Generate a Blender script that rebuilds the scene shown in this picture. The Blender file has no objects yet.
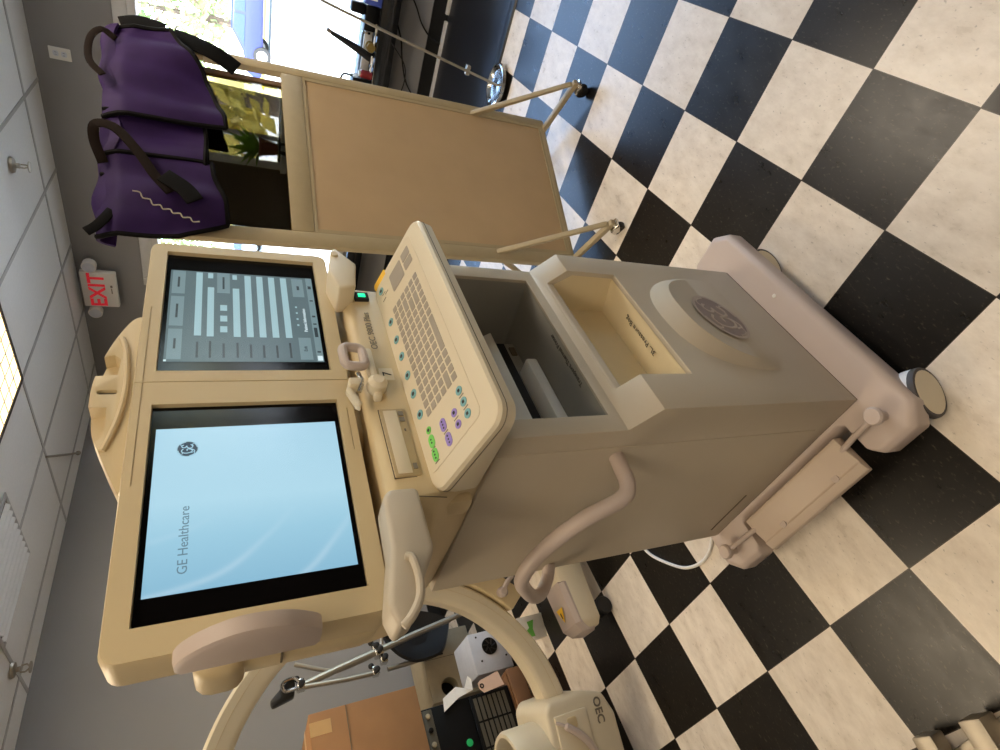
import bpy, bmesh, math, random
from mathutils import Matrix, Vector
random.seed(7)
PI = math.pi
SC = bpy.context.scene
COL = SC.collection

# ------------------------------------------------------------------ materials
def lin(c):
    return tuple(((v/255)/12.92 if v/255 <= .04045 else ((v/255+.055)/1.055)**2.4) for v in c) + (1,)
MATS = {}
def PM(name, rgb, rough=.5, metal=0., nscale=30., namt=.05, bump=.0, spec=.5, emit=None, estr=0., alpha=1., coat=0., bscale=None):
    m = bpy.data.materials.new(name); m.use_nodes = True
    nt = m.node_tree; N = nt.nodes; L = nt.links
    b = N['Principled BSDF']
    b.inputs['Roughness'].default_value = rough; b.inputs['Metallic'].default_value = metal
    b.inputs['Specular IOR Level'].default_value = spec
    b.inputs['Coat Weight'].default_value = coat
    tc = N.new('ShaderNodeTexCoord')
    nz = N.new('ShaderNodeTexNoise'); nz.inputs['Scale'].default_value = nscale; nz.inputs['Detail'].default_value = 4
    L.new(tc.outputs['Object'], nz.inputs['Vector'])
    mx = N.new('ShaderNodeMix'); mx.data_type = 'RGBA'
    c = lin(rgb)
    mx.inputs[6].default_value = tuple(min(1, v*(1-namt*2)) for v in c[:3])+(1,)
    mx.inputs[7].default_value = tuple(min(1, v*(1+namt*2)) for v in c[:3])+(1,)
    L.new(nz.outputs['Fac'], mx.inputs[0]); L.new(mx.outputs[2], b.inputs['Base Color'])
    if bump:
        n2 = N.new('ShaderNodeTexNoise'); n2.inputs['Scale'].default_value = bscale or nscale*6
        L.new(tc.outputs['Object'], n2.inputs['Vector'])
        bp = N.new('ShaderNodeBump'); bp.inputs['Strength'].default_value = bump; bp.inputs['Distance'].default_value = .002
        L.new(n2.outputs['Fac'], bp.inputs['Height']); L.new(bp.outputs['Normal'], b.inputs['Normal'])
    if emit:
        b.inputs['Emission Color'].default_value = lin(emit); b.inputs['Emission Strength'].default_value = estr
    if alpha < 1: b.inputs['Alpha'].default_value = alpha
    MATS[name] = m
    return m

BEIGE  = PM('beige_plastic', (205,185,145), .42, nscale=8, namt=.02, bump=.03, bscale=900)
BEIGE2 = PM('pale_beige_plastic', (216,203,176), .42, nscale=8, namt=.02, bump=.03, bscale=900)
GREYB  = PM('grey_beige_panel', (186,174,154), .45, nscale=8, namt=.02, bump=.03, bscale=900)
TRAYM  = PM('tray_plastic', (196,178,160), .45, nscale=10, namt=.02)
MAUVE  = PM('mauve_grey_plastic', (190,174,164), .5, nscale=10, namt=.02, bump=.03, bscale=900)
INNER  = PM('compartment_grey', (150,146,136), .55, namt=.02)
BINC   = PM('bin_cream', (220,204,168), .45, namt=.02)
ARMB   = PM('cream_arm_enamel', (214,202,176), .38, nscale=8, namt=.02)
SEAM   = PM('seam_dark', (96,84,66), .7)
BLACKG = PM('screen_glass_black', (8,7,8), .14, spec=.22, namt=.0)
BLACK  = PM('black_rubber', (18,18,19), .6)
TYRE   = PM('grey_tyre', (72,68,68), .6)
TREAD  = PM('white_tread', (225,225,228), .5)
KEYC   = PM('key_grey', (158,147,132), .5)
INSET  = PM('keyboard_membrane', (214,200,172), .42, namt=.015)
TEAL   = PM('teal_print', (120,170,175), .5)
GREENB = PM('green_print', (120,205,95), .5)
PURPB  = PM('purple_print', (150,130,200), .5)
INK    = PM('dark_ink', (52,48,44), .6)
INKG   = PM('grey_ink', (120,112,98), .6)
LOGOC  = PM('logo_mauve', (132,116,112), .5)
LOGOL  = PM('logo_line', (176,160,146), .5)
GREENL = PM('green_lamp', (20,200,130), .3, emit=(40,255,170), estr=1.2)
YELLOW = PM('yellow_sticker', (240,190,40), .5)
CHROME = PM('chrome', (205,203,198), .16, metal=1., namt=.02)
STEEL  = PM('brushed_steel', (176,168,154), .48, metal=1., namt=.05)
TANF   = PM('tan_painted_frame', (176,160,128), .5, namt=.03)
TANP   = PM('tan_laminate_panel', (190,163,127), .55, nscale=6, namt=.05, bump=.05)
PURPLE = PM('purple_apron_fabric', (44,22,72), .7, spec=.2, nscale=18, namt=.12, bump=.25, bscale=420)
PURPD  = PM('black_binding', (6,5,6), .8, spec=.15, bump=.3)
BROWNS = PM('dark_brown_strap', (26,16,10), .85, spec=.15, bump=.3)
LACE   = PM('pale_cord', (170,160,140), .7)
WHITEP = PM('white_plastic', (226,222,214), .45, namt=.02)
REDL   = PM('exit_red', (215,40,50), .5, emit=(230,40,60), estr=.25)
WALLM  = PM('grey_wall_paint', (142,140,139), .7, nscale=3, namt=.03, bump=.05, bscale=200)
WALLR  = PM('brown_wall_paint', (84,72,58), .7, nscale=3, namt=.03)
TRIMW  = PM('white_window_trim', (205,203,200), .45)
BASEB  = PM('black_cove_base', (14,14,15), .4)
BLKFLR = PM('black_vinyl_floor', (22,26,36), .38, nscale=5, namt=.06)
LEDGE  = PM('black_ledge', (20,20,22), .12, spec=.6)
TBAR   = PM('ceiling_grid_metal', (176,174,170), .4)
CEILT  = PM('ceiling_tile', (232,231,228), .8, nscale=60, namt=.03, bump=.3, bscale=300)
CARD   = PM('cardboard', (148,106,66), .8, nscale=12, namt=.06, bump=.1)
TAPE   = PM('packing_tape', (196,158,108), .35)
WOOD   = PM('brown_wood', (120,82,50), .5, nscale=9, namt=.12)
BLKDEV = PM('black_device', (5,5,6), .4, spec=.25, namt=.05)
GRILLE = PM('device_grille', (84,78,65), .5)
PAPER  = PM('white_paper', (240,238,234), .7)
PINK   = PM('pink_tag', (226,190,165), .7)
WHBOX  = PM('white_box_metal', (206,208,214), .45)
OLIVE  = PM('beige_metal_panel', (170,156,128), .6)
WHCORD = PM('white_cord', (232,230,226), .5)
LEAF   = PM('leaf_green', (140,186,52), .6, nscale=4, namt=.2)
LEAFO  = PM('tree_leaf', (140,160,104), .6, nscale=3, namt=.25)
TRUNK  = PM('tree_bark', (96,82,72), .8)
TERRA  = PM('brown_pot', (110,58,36), .6)
CARB   = PM('blue_car_paint', (22,34,104), .45)
CARG   = PM('car_glass', (40,60,100), .08)
PAVE   = PM('pale_pavement', (205,203,198), .9, nscale=2, namt=.05)
CURB   = PM('yellow_kerb_paint', (220,200,60), .8)
SCREWM = PM('dark_metal', (60,58,56), .4, metal=.8)
FABBLK = PM('black_seat_vinyl', (12,12,15), .45)

def glass_mat(name, tint, gloss, rough=.01, fac=None):
    m = bpy.data.materials.new(name); m.use_nodes = True
    nt = m.node_tree; N = nt.nodes; L = nt.links
    N.remove(N['Principled BSDF']); out = N['Material Output']
    t = N.new('ShaderNodeBsdfTransparent'); t.inputs['Color'].default_value = tint
    g = N.new('ShaderNodeBsdfGlossy'); g.inputs['Roughness'].default_value = rough; g.inputs['Color'].default_value = (gloss,)*3+(1,)
    mx = N.new('ShaderNodeMixShader')
    if fac is None:
        f = N.new('ShaderNodeFresnel'); f.inputs['IOR'].default_value = 1.5; L.new(f.outputs[0], mx.inputs[0])
    else: mx.inputs[0].default_value = fac
    L.new(t.outputs[0], mx.inputs[1]); L.new(g.outputs[0], mx.inputs[2]); L.new(mx.outputs[0], out.inputs['Surface'])
    MATS[name] = m; return m
PANE  = glass_mat('window_pane', (.96,.98,.98,1), 1.)
LEADG = glass_mat('lead_glass', (.62,.58,.40,1), 1., fac=.11)

def emis(name, rgb, s):
    m = bpy.data.materials.new(name); m.use_nodes = True
    nt = m.node_tree; N = nt.nodes; b = N['Principled BSDF']
    b.inputs['Base Color'].default_value = (.01,.01,.01,1); b.inputs['Roughness'].default_value = .25
    tc = N.new('ShaderNodeTexCoord'); nz = N.new('ShaderNodeTexNoise'); nz.inputs['Scale'].default_value = 2
    nt.links.new(tc.outputs['Object'], nz.inputs['Vector'])
    mx = N.new('ShaderNodeMix'); mx.data_type = 'RGBA'; c = lin(rgb)
    mx.inputs[6].default_value = tuple(v*.97 for v in c[:3])+(1,); mx.inputs[7].default_value = tuple(v*1.03 for v in c[:3])+(1,)
    nt.links.new(nz.outputs['Fac'], mx.inputs[0]); nt.links.new(mx.outputs[2], b.inputs['Emission Color'])
    b.inputs['Emission Strength'].default_value = s
    MATS[name] = m; return m
SCR_G  = emis('ui_grey', (104,128,134), .58)
SCR_B  = emis('ui_button', (136,164,170), .62)
SCR_F  = emis('ui_field', (178,216,224), .68)
SCR_T  = emis('ui_dark', (62,78,84), .45)
SCR_W  = emis('ui_white', (225,245,250), .85)
SCR_L  = emis('splash_text', (118,152,170), .7)
SCR_M  = emis('splash_swirl', (168,212,232), .85)
SCR_D  = emis('splash_logo', (58,84,108), .5)
TROF   = emis('troffer_diffuser', (255,224,170), 3.2)

# splash screen: its own picture - pale blue with lighter arcs low on the left
def splash():
    m = bpy.data.materials.new('splash_blue'); m.use_nodes = True
    nt = m.node_tree; N = nt.nodes; L = nt.links; b = N['Principled BSDF']
    b.inputs['Base Color'].default_value = (.01,.01,.01,1); b.inputs['Roughness'].default_value = .2
    tc = N.new('ShaderNodeTexCoord'); sp = N.new('ShaderNodeSeparateXYZ'); L.new(tc.outputs['Generated'], sp.inputs[0])
    rp = N.new('ShaderNodeValToRGB'); L.new(sp.outputs[0], rp.inputs[0])
    e = rp.color_ramp.elements
    e[0].position = 0; e[0].color = lin((140,190,216)); e[1].position = 1; e[1].color = lin((172,214,234))
    a = rp.color_ramp.elements.new(.28); a.color = lin((158,206,228)); a = rp.color_ramp.elements.new(.5); a.color = lin((178,220,238))
    wv = N.new('ShaderNodeTexWave'); wv.wave_type = 'RINGS'; wv.inputs['Scale'].default_value = 1.1; wv.inputs['Distortion'].default_value = 1.5
    mp = N.new('ShaderNodeMapping'); mp.inputs['Location'].default_value = (1.2,0,-1.1); L.new(tc.outputs['Generated'], mp.inputs[0]); L.new(mp.outputs[0], wv.inputs[0])
    pw = N.new('ShaderNodeMath'); pw.operation = 'POWER'; pw.inputs[1].default_value = 24; L.new(wv.outputs['Fac'], pw.inputs[0])
    lo = N.new('ShaderNodeMapRange'); lo.inputs[1].default_value = .42; lo.inputs[2].default_value = .1; lo.inputs[3].default_value = 0; lo.inputs[4].default_value = .28
    L.new(sp.outputs[0], lo.inputs[0])
    ml = N.new('ShaderNodeMath'); ml.operation = 'MULTIPLY'; L.new(pw.outputs[0], ml.inputs[0]); L.new(lo.outputs[0], ml.inputs[1])
    mx = N.new('ShaderNodeMix'); mx.data_type = 'RGBA'; mx.inputs[7].default_value = lin((214,236,248))
    L.new(ml.outputs[0], mx.inputs[0]); L.new(rp.outputs[0], mx.inputs[6])
    L.new(mx.outputs[2], b.inputs['Emission Color']); b.inputs['Emission Strength'].default_value = .9
    return m
SPLASH = splash()

TILE = .3048; TX0 = 2.45-8*TILE
def floor_mat():
    m = bpy.data.materials.new('checker_vinyl_tile'); m.use_nodes = True
    nt = m.node_tree; N = nt.nodes; L = nt.links; b = N['Principled BSDF']
    g = N.new('ShaderNodeNewGeometry')
    mp = N.new('ShaderNodeMapping'); mp.inputs['Location'].default_value = (-TX0/TILE+20, 20, 0); mp.inputs['Scale'].default_value = (1/TILE,1/TILE,0)
    L.new(g.outputs['Position'], mp.inputs[0])
    sp = N.new('ShaderNodeSeparateXYZ'); L.new(mp.outputs[0], sp.inputs[0])
    def M(op, a, b_=None):
        n = N.new('ShaderNodeMath'); n.operation = op
        for i, v in enumerate((a, b_)):
            if v is None: continue
            if isinstance(v, (int, float)): n.inputs[i].default_value = v
            else: L.new(v, n.inputs[i])
        return n.outputs[0]
    fx, fy = M('FLOOR', sp.outputs[0]), M('FLOOR', sp.outputs[1])
    par = M('MODULO', M('ADD', fx, fy), 2)
    # per tile tint
    cmb = N.new('ShaderNodeCombineXYZ'); L.new(fx, cmb.inputs[0]); L.new(fy, cmb.inputs[1])
    wn = N.new('ShaderNodeTexWhiteNoise'); wn.noise_dimensions = '2D'; L.new(cmb.outputs[0], wn.inputs['Vector'])
    # streaks
    mv = N.new('ShaderNodeMapping'); mv.inputs['Scale'].default_value = (2.2,4.2,1); mv.inputs['Rotation'].default_value = (0,0,.5); L.new(mp.outputs[0], mv.inputs[0])
    n1 = N.new('ShaderNodeTexNoise'); n1.inputs['Scale'].default_value = 1.6; n1.inputs['Detail'].default_value = 8; n1.inputs['Roughness'].default_value = .65; L.new(mv.outputs[0], n1.inputs['Vector'])
    n2 = N.new('ShaderNodeTexNoise'); n2.inputs['Scale'].default_value = 9; n2.inputs['Detail'].default_value = 3; L.new(mv.outputs[0], n2.inputs['Vector'])
    r1 = N.new('ShaderNodeValToRGB'); L.new(n1.outputs['Fac'], r1.inputs[0])
    e = r1.color_ramp.elements; e[0].position = .3; e[0].color = lin((210,198,182)); e[1].position = .62; e[1].color = lin((232,222,208))
    r2 = N.new('ShaderNodeValToRGB'); L.new(n2.outputs['Fac'], r2.inputs[0])
    e = r2.color_ramp.elements; e[0].position = .25; e[0].color = (.35,.33,.3,1); e[1].position = .35; e[1].color = (1,1,1,1)
    wh = N.new('ShaderNodeMix'); wh.data_type = 'RGBA'; wh.blend_type = 'MULTIPLY'; wh.inputs[0].default_value = .62
    L.new(r1.outputs[0], wh.inputs[6]); L.new(r2.outputs[0], wh.inputs[7])
    r3 = N.new('ShaderNodeValToRGB'); L.new(n2.outputs['Fac'], r3.inputs[0])
    e = r3.color_ramp.elements; e[0].position = .6; e[0].color = lin((16,14,12)); e[1].position = .76; e[1].color = lin((70,64,56))
    r4 = N.new('ShaderNodeValToRGB'); L.new(n1.outputs['Fac'], r4.inputs[0])
    e = r4.color_ramp.elements; e[0].position = .4; e[0].color = (.8,.8,.8,1); e[1].position = .75; e[1].color = (1.5,1.4,1.3,1)
    bk = N.new('ShaderNodeMix'); bk.data_type = 'RGBA'; bk.blend_type = 'MULTIPLY'; bk.inputs[0].default_value = 1.
    L.new(r3.outputs[0], bk.inputs[6]); L.new(r4.outputs[0], bk.inputs[7])
    mx = N.new('ShaderNodeMix'); mx.data_type = 'RGBA'; L.new(par, mx.inputs[0]); L.new(wh.outputs[2], mx.inputs[6]); L.new(bk.outputs[2], mx.inputs[7])
    # joints
    def edge(o):
        fr = M('FRACT', o); return M('MINIMUM', fr, M('SUBTRACT', 1., fr))
    jt = M('LESS_THAN', M('MINIMUM', edge(sp.outputs[0]), edge(sp.outputs[1])), .004)
    mj = N.new('ShaderNodeMix'); mj.data_type = 'RGBA'; mj.inputs[7].default_value = lin((60,52,44)); L.new(jt, mj.inputs[0]); L.new(mx.outputs[2], mj.inputs[6])
    hv = N.new('ShaderNodeHueSaturation'); L.new(mj.outputs[2], hv.inputs['Color'])
    L.new(M('ADD', M('MULTIPLY', wn.outputs['Value'], .14), .93), hv.inputs['Value'])
    L.new(hv.outputs[0], b.inputs['Base Color'])
    rr = N.new('ShaderNodeMapRange'); b.inputs['Specular IOR Level'].default_value = .38; rr.inputs[3].default_value = .2; rr.inputs[4].default_value = .4; L.new(n1.outputs['Fac'], rr.inputs[0]); L.new(rr.outputs[0], b.inputs['Roughness'])
    bp = N.new('ShaderNodeBump'); bp.inputs['Strength'].default_value = .06; bp.inputs['Distance'].default_value = .003; L.new(n1.outputs['Fac'], bp.inputs['Height']); L.new(bp.outputs[0], b.inputs['Normal'])
    return m
FLOORM = floor_mat()

# ------------------------------------------------------------------ builders
def catmull(pts, n=8, closed=False):
    P = [Vector(p) for p in pts]; out = []; k = len(P)
    rng = range(k) if closed else range(k-1)
    for i in rng:
        p0 = P[(i-1) % k] if closed or i > 0 else P[0]*2-P[1]
        p1 = P[i]; p2 = P[(i+1) % k]
        p3 = P[(i+2) % k] if closed or i+2 < k else p2*2-p1
        for j in range(n):
            t = j/n
            out.append(.5*((2*p1)+(-p0+p2)*t+(2*p0-5*p1+4*p2-p3)*t*t+(-p0+3*p1-3*p2+p3)*t**3))
    if not closed: out.append(P[-1])
    return out
def rrect(x0, x1, y0, y1, r, n=5):
    o = []
    for cx, cy, a in ((x1-r,y1-r,0),(x0+r,y1-r,90),(x0+r,y0+r,180),(x1-r,y0+r,270)):
        for i in range(n+1):
            t = math.radians(a+90*i/n); o.append((cx+r*math.cos(t), cy+r*math.sin(t)))
    return o
class MB:
    def __init__(s): s.bm = bmesh.new(); s.m = 0
    def f(s, vs):
        try:
            fa = s.bm.faces.new(vs); fa.material_index = s.m; return fa
        except ValueError: return None
    def v(s, p): return s.bm.verts.new(p)
    def poly(s, pts): return s.f([s.v(p) for p in pts])
    def box(s, x0, x1, y0, y1, z0, z1):
        c = [s.v((x,y,z)) for z in (z0,z1) for x, y in ((x0,y0),(x1,y0),(x1,y1),(x0,y1))]
        for q in ((3,2,1,0),(4,5,6,7),(0,1,5,4),(1,2,6,5),(2,3,7,6),(3,0,4,7)): s.f([c[i] for i in q])
        return s
    def loft(s, rings, closed=True, cap=True):
        R = [[s.v(p) for p in r] for r in rings]; n = len(R[0])
        for a, b in zip(R[:-1], R[1:]):
            for i in range(n if closed else n-1):
                j = (i+1) % n; s.f((a[i],a[j],b[j],b[i]))
        if cap: s.f(R[0][::-1]); s.f(R[-1])
        return s
    def prism(s, pts, axis, a, b):
        mk = {'x': lambda p, t: (t,p[0],p[1]), 'y': lambda p, t: (p[0],t,p[1]), 'z': lambda p, t: (p[0],p[1],t)}[axis]
        s.loft([[mk(p,a) for p in pts],[mk(p,b) for p in pts]]); return s
    def tube(s, path, r, n=10, closed=False, cap=True):
        P = [Vector(p) for p in path]; k = len(P); rings = []
        t0 = (P[1]-P[0]).normalized(); up = Vector((0,0,1)) if abs(t0.z) < .9 else Vector((1,0,0))
        nx = t0.cross(up).normalized()
        for i in range(k):
            if closed: t = (P[(i+1) % k]-P[i-1]).normalized()
            else: t = (P[min(i+1,k-1)]-P[max(i-1,0)]).normalized()
            nx = (nx-t*nx.dot(t)).normalized(); ny = t.cross(nx)
            ri = r[i] if isinstance(r, (list, tuple)) else r
            rings.append([P[i]+nx*ri*math.cos(2*PI*j/n)+ny*ri*math.sin(2*PI*j/n) for j in range(n)])
        if closed: rings.append(rings[0]); cap = False
        s.loft(rings, True, cap); 
        if closed: bmesh.ops.remove_doubles(s.bm, verts=s.bm.verts, dist=1e-6)
        return s
    def lathe(s, prof, c=(0,0,0), axis='z', n=24, cap=True):
        rings = []
        for r, h in prof:
            ring = []
            for j in range(n):
                a = 2*PI*j/n; p = (r*math.cos(a), r*math.sin(a), h)
                p = {'z': p, 'x': (p[2],p[0],p[1]), 'y': (p[0],p[2],p[1])}[axis]
                ring.append((c[0]+p[0],c[1]+p[1],c[2]+p[2]))
            rings.append(ring)
        return s.loft(rings, True, cap)
    def ball(s, c, r, n=10, sc=(1,1,1)):
        prof = [(max(1e-4, r*math.sin(PI*i/n)), -r*math.cos(PI*i/n)) for i in range(n+1)]
        rings = [[(c[0]+q*math.cos(2*PI*j/(2*n))*sc[0], c[1]+q*math.sin(2*PI*j/(2*n))*sc[1], c[2]+h*sc[2]) for j in range(2*n)] for q, h in prof]
        return s.loft(rings)
    def ringdisc(s, c, r0, r1, axis='y', t=.001, n=32, a0=0, a1=2*PI):
        full = abs(a1-a0-2*PI) < 1e-6; k = n if full else n+1
        def P(r, a, d):
            return {'y': (c[0]+r*math.cos(a), c[1]+d, c[2]+r*math.sin(a)), 'x': (c[0]+d, c[1]+r*math.cos(a), c[2]+r*math.sin(a)), 'z': (c[0]+r*math.cos(a), c[1]+r*math.sin(a), c[2]+d)}[axis]
        rows = [[s.v(P(r, a0+(a1-a0)*i/n, d)) for i in range(k)] for r, d in ((r0,0),(r1,0),(r1,t),(r0,t))]
        for q in range(4):
            A, B_ = rows[q], rows[(q+1) % 4]
            for i in range(k if full else k-1):
                j = (i+1) % k; s.f((A[i],A[j],B_[j],B_[i]))
        if not full:
            for i in (0,k-1): s.f([rows[q][i] for q in range(4)])
        return s
    def xf(s, M): bmesh.ops.transform(s.bm, matrix=M, verts=s.bm.verts); return s
    def add(s, mesh, M=None, mi=0):
        n0 = len(s.bm.verts); f0 = len(s.bm.faces)
        s.bm.from_mesh(mesh); s.bm.verts.ensure_lookup_table(); s.bm.faces.ensure_lookup_table()
        if M is not None: bmesh.ops.transform(s.bm, matrix=M, verts=s.bm.verts[n0:])
        for fa in s.bm.faces[f0:]: fa.material_index = mi
        return s

def finish(me, ang=32):
    for p in me.polygons: p.use_smooth = True
    me.set_sharp_from_angle(angle=math.radians(ang))
def build(name, mb, mats, parent=None, bevel=0, seg=2, ang=35, cut=None, loc=None, recalc=True):
    if not isinstance(mats, (list, tuple)): mats = [mats]
    if recalc: bmesh.ops.recalc_face_normals(mb.bm, faces=mb.bm.faces)
    me = bpy.data.meshes.new(name); mb.bm.to_mesh(me); mb.bm.free()
    for m in mats: me.materials.append(m)
    o = bpy.data.objects.new(name, me); COL.objects.link(o)
    if bevel or cut:
        tmp = []
        for c in (cut or []):
            bmesh.ops.recalc_face_normals(c.bm, faces=c.bm.faces)
            cm = bpy.data.meshes.new('c'); c.bm.to_mesh(cm); c.bm.free()
            for m in mats: cm.materials.append(m)
            co = bpy.data.objects.new('c', cm); COL.objects.link(co); tmp.append(co)
            md = o.modifiers.new('b', 'BOOLEAN'); md.operation = 'DIFFERENCE'; md.object = co; md.solver = 'EXACT'
        if bevel:
            bv = o.modifiers.new('v', 'BEVEL'); bv.width = bevel; bv.segments = seg; bv.limit_method = 'ANGLE'; bv.angle_limit = math.radians(ang); bv.use_clamp_overlap = True
        dg = bpy.context.evaluated_depsgraph_get(); dg.update()
        nm = bpy.data.meshes.new_from_object(o.evaluated_get(dg))
        o.modifiers.clear(); o.data = nm; bpy.data.meshes.remove(me); nm.name = name
        for c in tmp:
            cm = c.data; bpy.data.objects.remove(c); bpy.data.meshes.remove(cm)
    finish(o.data)
    if parent: o.parent = parent
    if loc: o.location = loc
    return o
def tag(o, label, cat=None, group=None, kind=None):
    if label: o['label'] = label
    if cat: o['category'] = cat
    if group: o['group'] = group
    if kind: o['kind'] = kind
    return o
def thing(name, label, cat, loc=(0,0,0), rz=0, group=None, rot=None):
    o = bpy.data.objects.new(name, None); COL.objects.link(o); o.empty_display_size = .1
    o.location = loc; o.rotation_euler = rot or (0,0,rz)
    return tag(o, label, cat, group)
def struct(name, mb, m, label=None, bevel=0, **k):
    o = build(name, mb, m, bevel=bevel, **k); o['kind'] = 'structure'; o['category'] = name.split('_')[0]
    o['label'] = label or name.replace('_', ' '); return o
def dup(root, loc, rz=None, label=None, group=None):
    r = root.copy(); COL.objects.link(r); r.location = loc
    if rz is not None: r.rotation_euler = (0,0,rz)
    if label: r['label'] = label
    if group: r['group'] = group
    for ch in list(root.children):
        c = ch.copy(); COL.objects.link(c); c.parent = r
        for g in ch.children:
            d = g.copy(); COL.objects.link(d); d.parent = c
    return r
def text_mesh(s, size, shear=0., align='LEFT', offset=0.):
    cu = bpy.data.curves.new('t', 'FONT'); cu.body = s; cu.size = size; cu.shear = shear; cu.align_x = align; cu.extrude = .0003; cu.resolution_u = 3; cu.offset = offset
    o = bpy.data.objects.new('t', cu); COL.objects.link(o)
    dg = bpy.context.evaluated_depsgraph_get(); dg.update()
    me = bpy.data.meshes.new_from_object(o.evaluated_get(dg)); bpy.data.objects.remove(o); bpy.data.curves.remove(cu)
    return me
def frame(o, x, y):           # matrix with columns x, y, x cross y at origin o
    x = Vector(x).normalized(); y = Vector(y).normalized(); z = x.cross(y)
    return Matrix(((x.x,y.x,z.x,o[0]),(x.y,y.y,z.y,o[1]),(x.z,y.z,z.z,o[2]),(0,0,0,1)))
def rotz(a): return Matrix.Rotation(a, 4, 'Z')

def monogram(mb, M, R, m_line, m_disc=None):
    """round emblem: ring, four swirl gaps and two entwined script letters; M maps its XY plane into place"""
    t = MB()
    if m_disc is not None:
        t.m = m_disc; t.lathe([(R*.98,0),(R*.98,.0004)], n=40)
    t.m = m_line
    t.ringdisc((0,0,.0004), R*.9, R, 'z', .0006, 40)
    for k in range(4):
        a = PI/4+k*PI/2
        pts = [(R*.86*math.cos(a-.6+.3*i), R*.86*math.sin(a-.6+.3*i), .0007) for i in range(3)]
        pts += [(R*.70*math.cos(a+.15), R*.70*math.sin(a+.15), .0007), (R*.6*math.cos(a-.2), R*.6*math.sin(a-.2), .0007)]
        t.tube(catmull(pts, 5), R*.035, 5)
    G = [(.0,.32),(-.16,.44),(-.36,.36),(-.44,.08),(-.36,-.24),(-.18,-.36),(-.04,-.2),(-.02,.02),(-.2,.02),(-.02,.02),(-.04,-.3),(-.2,-.52),(-.36,-.5)]
    E_ = [(.42,.34),(.28,.44),(.14,.34),(.16,.16),(.3,.08),(.16,.02),(.06,-.14),(.12,-.32),(.28,-.36),(.46,-.22)]
    for S in (G, E_):
        t.tube(catmull([(x*R*1.2,y*R*1.2,.0007) for x, y in S], 5), R*.05, 6)
    t.xf(M @ Matrix.Diagonal((1,1,.25,1)))
    me = bpy.data.meshes.new('mono'); t.bm.to_mesh(me); t.bm.free()
    n0 = len(mb.bm.faces); mb.bm.from_mesh(me); bpy.data.meshes.remove(me)
    return mb

# ------------------------------------------------------------------ the room
H = 2.62; XW = 3.86; YB = 3.94; XL = -3.6; YR = -3.0
struct('floor', MB().box(XL-.2, XW+.2, YR-.2, YB+.2, -.1, 0), FLOORM, 'black and white checkerboard vinyl floor')
struct('ceiling', MB().box(XL-.2, XW+.6, YR-.2, YB+.2, H, H+.5), CEILT, 'white suspended tile ceiling')
g = MB()
for k in range(-5, 3):
    x = 2.273+1.22*k
    if XL < x < XW: g.box(x-.012, x+.012, YR, YB, H-.004, H+.001)
for k in range(-9, 4):
    y = 2.502+.61*k
    if YR < y < YB: g.box(XL, XW, y-.012, y+.012, H-.004, H+.001)
struct('trim_1', g, TBAR, 'ceiling grid bars')
WY0, WY1, WZ0, WZ1 = -1.7, 2.75, .60, 2.08
struct('wall_right', MB().box(XW, XW+.2, YR-.2, WY0, 0, H).box(XW, XW+.2, WY1, YB+.2, 0, H).box(XW, XW+.2, WY0, WY1, 0, WZ0).box(XW, XW+.2, WY0, WY1, WZ1, H), WALLM, 'grey wall with the large front window')
struct('wall_back', MB().box(XL-.2, XW, YB, YB+.2, 0, H), WALLM, 'grey wall behind the imaging equipment')
struct('wall_left', MB().box(XL-.2, XL, YR-.2, YB, 0, H), WALLM, 'grey side wall')
RX0, RX1, RZ0, RZ1 = 1.95, 3.3, 1.05, 2.1
struct('wall_front', MB().box(XL, RX0, YR-.2, YR, 0, H).box(RX1, XW, YR-.2, YR, 0, H).box(RX0, RX1, YR-.2, YR, 0, RZ0).box(RX0, RX1, YR-.2, YR, RZ1, H), WALLR, 'brown wall behind the camera')
fr = MB()
for y0, y1, z0, z1 in ((WY0-.08,WY0,WZ0-.06,WZ1+.08),(WY1,WY1+.08,WZ0-.06,WZ1+.08),(WY0,WY1,WZ1,WZ1+.08),(WY0,WY1,WZ0-.06,WZ0),(.30-.9,.36-.9,WZ0,WZ1),(WY0,WY1,WZ1-.05,WZ1)):
    fr.box(XW-.025, XW+.06, y0, y1, z0, z1)
w1 = struct('window_1', fr, TRIMW, 'white framed front window facing the street', bevel=.006)
p = build('glass', MB().box(XW+.09, XW+.096, WY0, WY1, WZ0, WZ1), PANE, w1)
fr = MB()
for x0, x1, z0, z1 in ((RX0-.07,RX0,RZ0-.06,RZ1+.07),(RX1,RX1+.07,RZ0-.06,RZ1+.07),(RX0,RX1,RZ1,RZ1+.07),(RX0-.1,RX1+.1,RZ0-.05,RZ0),(2.14,2.18,RZ0,RZ1)):
    fr.box(x0, x1, YR-.06, YR+(.12 if z1 == RZ0 else .02), z0, z1)
w2 = struct('window_2', fr, TRIMW, 'white framed window in the wall behind the camera', bevel=.006)
build('glass', MB().box(RX0, RX1, YR-.1, YR-.095, RZ0, RZ1), PANE, w2)
struct('baseboard_right', MB().box(XW-.012, XW, YR, YB, 0, .13), BASEB, 'black cove base below the window')
struct('baseboard_back', MB().box(XL, XW-.012, YB-.012, YB, 0, .1), BASEB, 'black cove base of the back wall')
struct('trim_2', MB().box(3.66, XW+.1, WY0-.05, WY1+.05, .41, .54), LEDGE, 'glossy black window ledge', bevel=.008)
struct('trim_3', MB().box(XW-.045, XW-.0125, -.6, .26, .0, .035).box(XW-.05, XW-.0125, .30, 1.6, .0, .03), TRIMW, 'white strips along the foot of the window wall', bevel=.006)
m = MB().prism([(2.70,.0),(2.715,.008),(2.76,.01),(3.845,.01),(3.845,0)], 'y', -2.6, 3.9)
tag(build('floor_mat', m, BLKFLR), 'glossy black floor covering along the window wall, edged against the checker tiles', 'floor mat')
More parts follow.
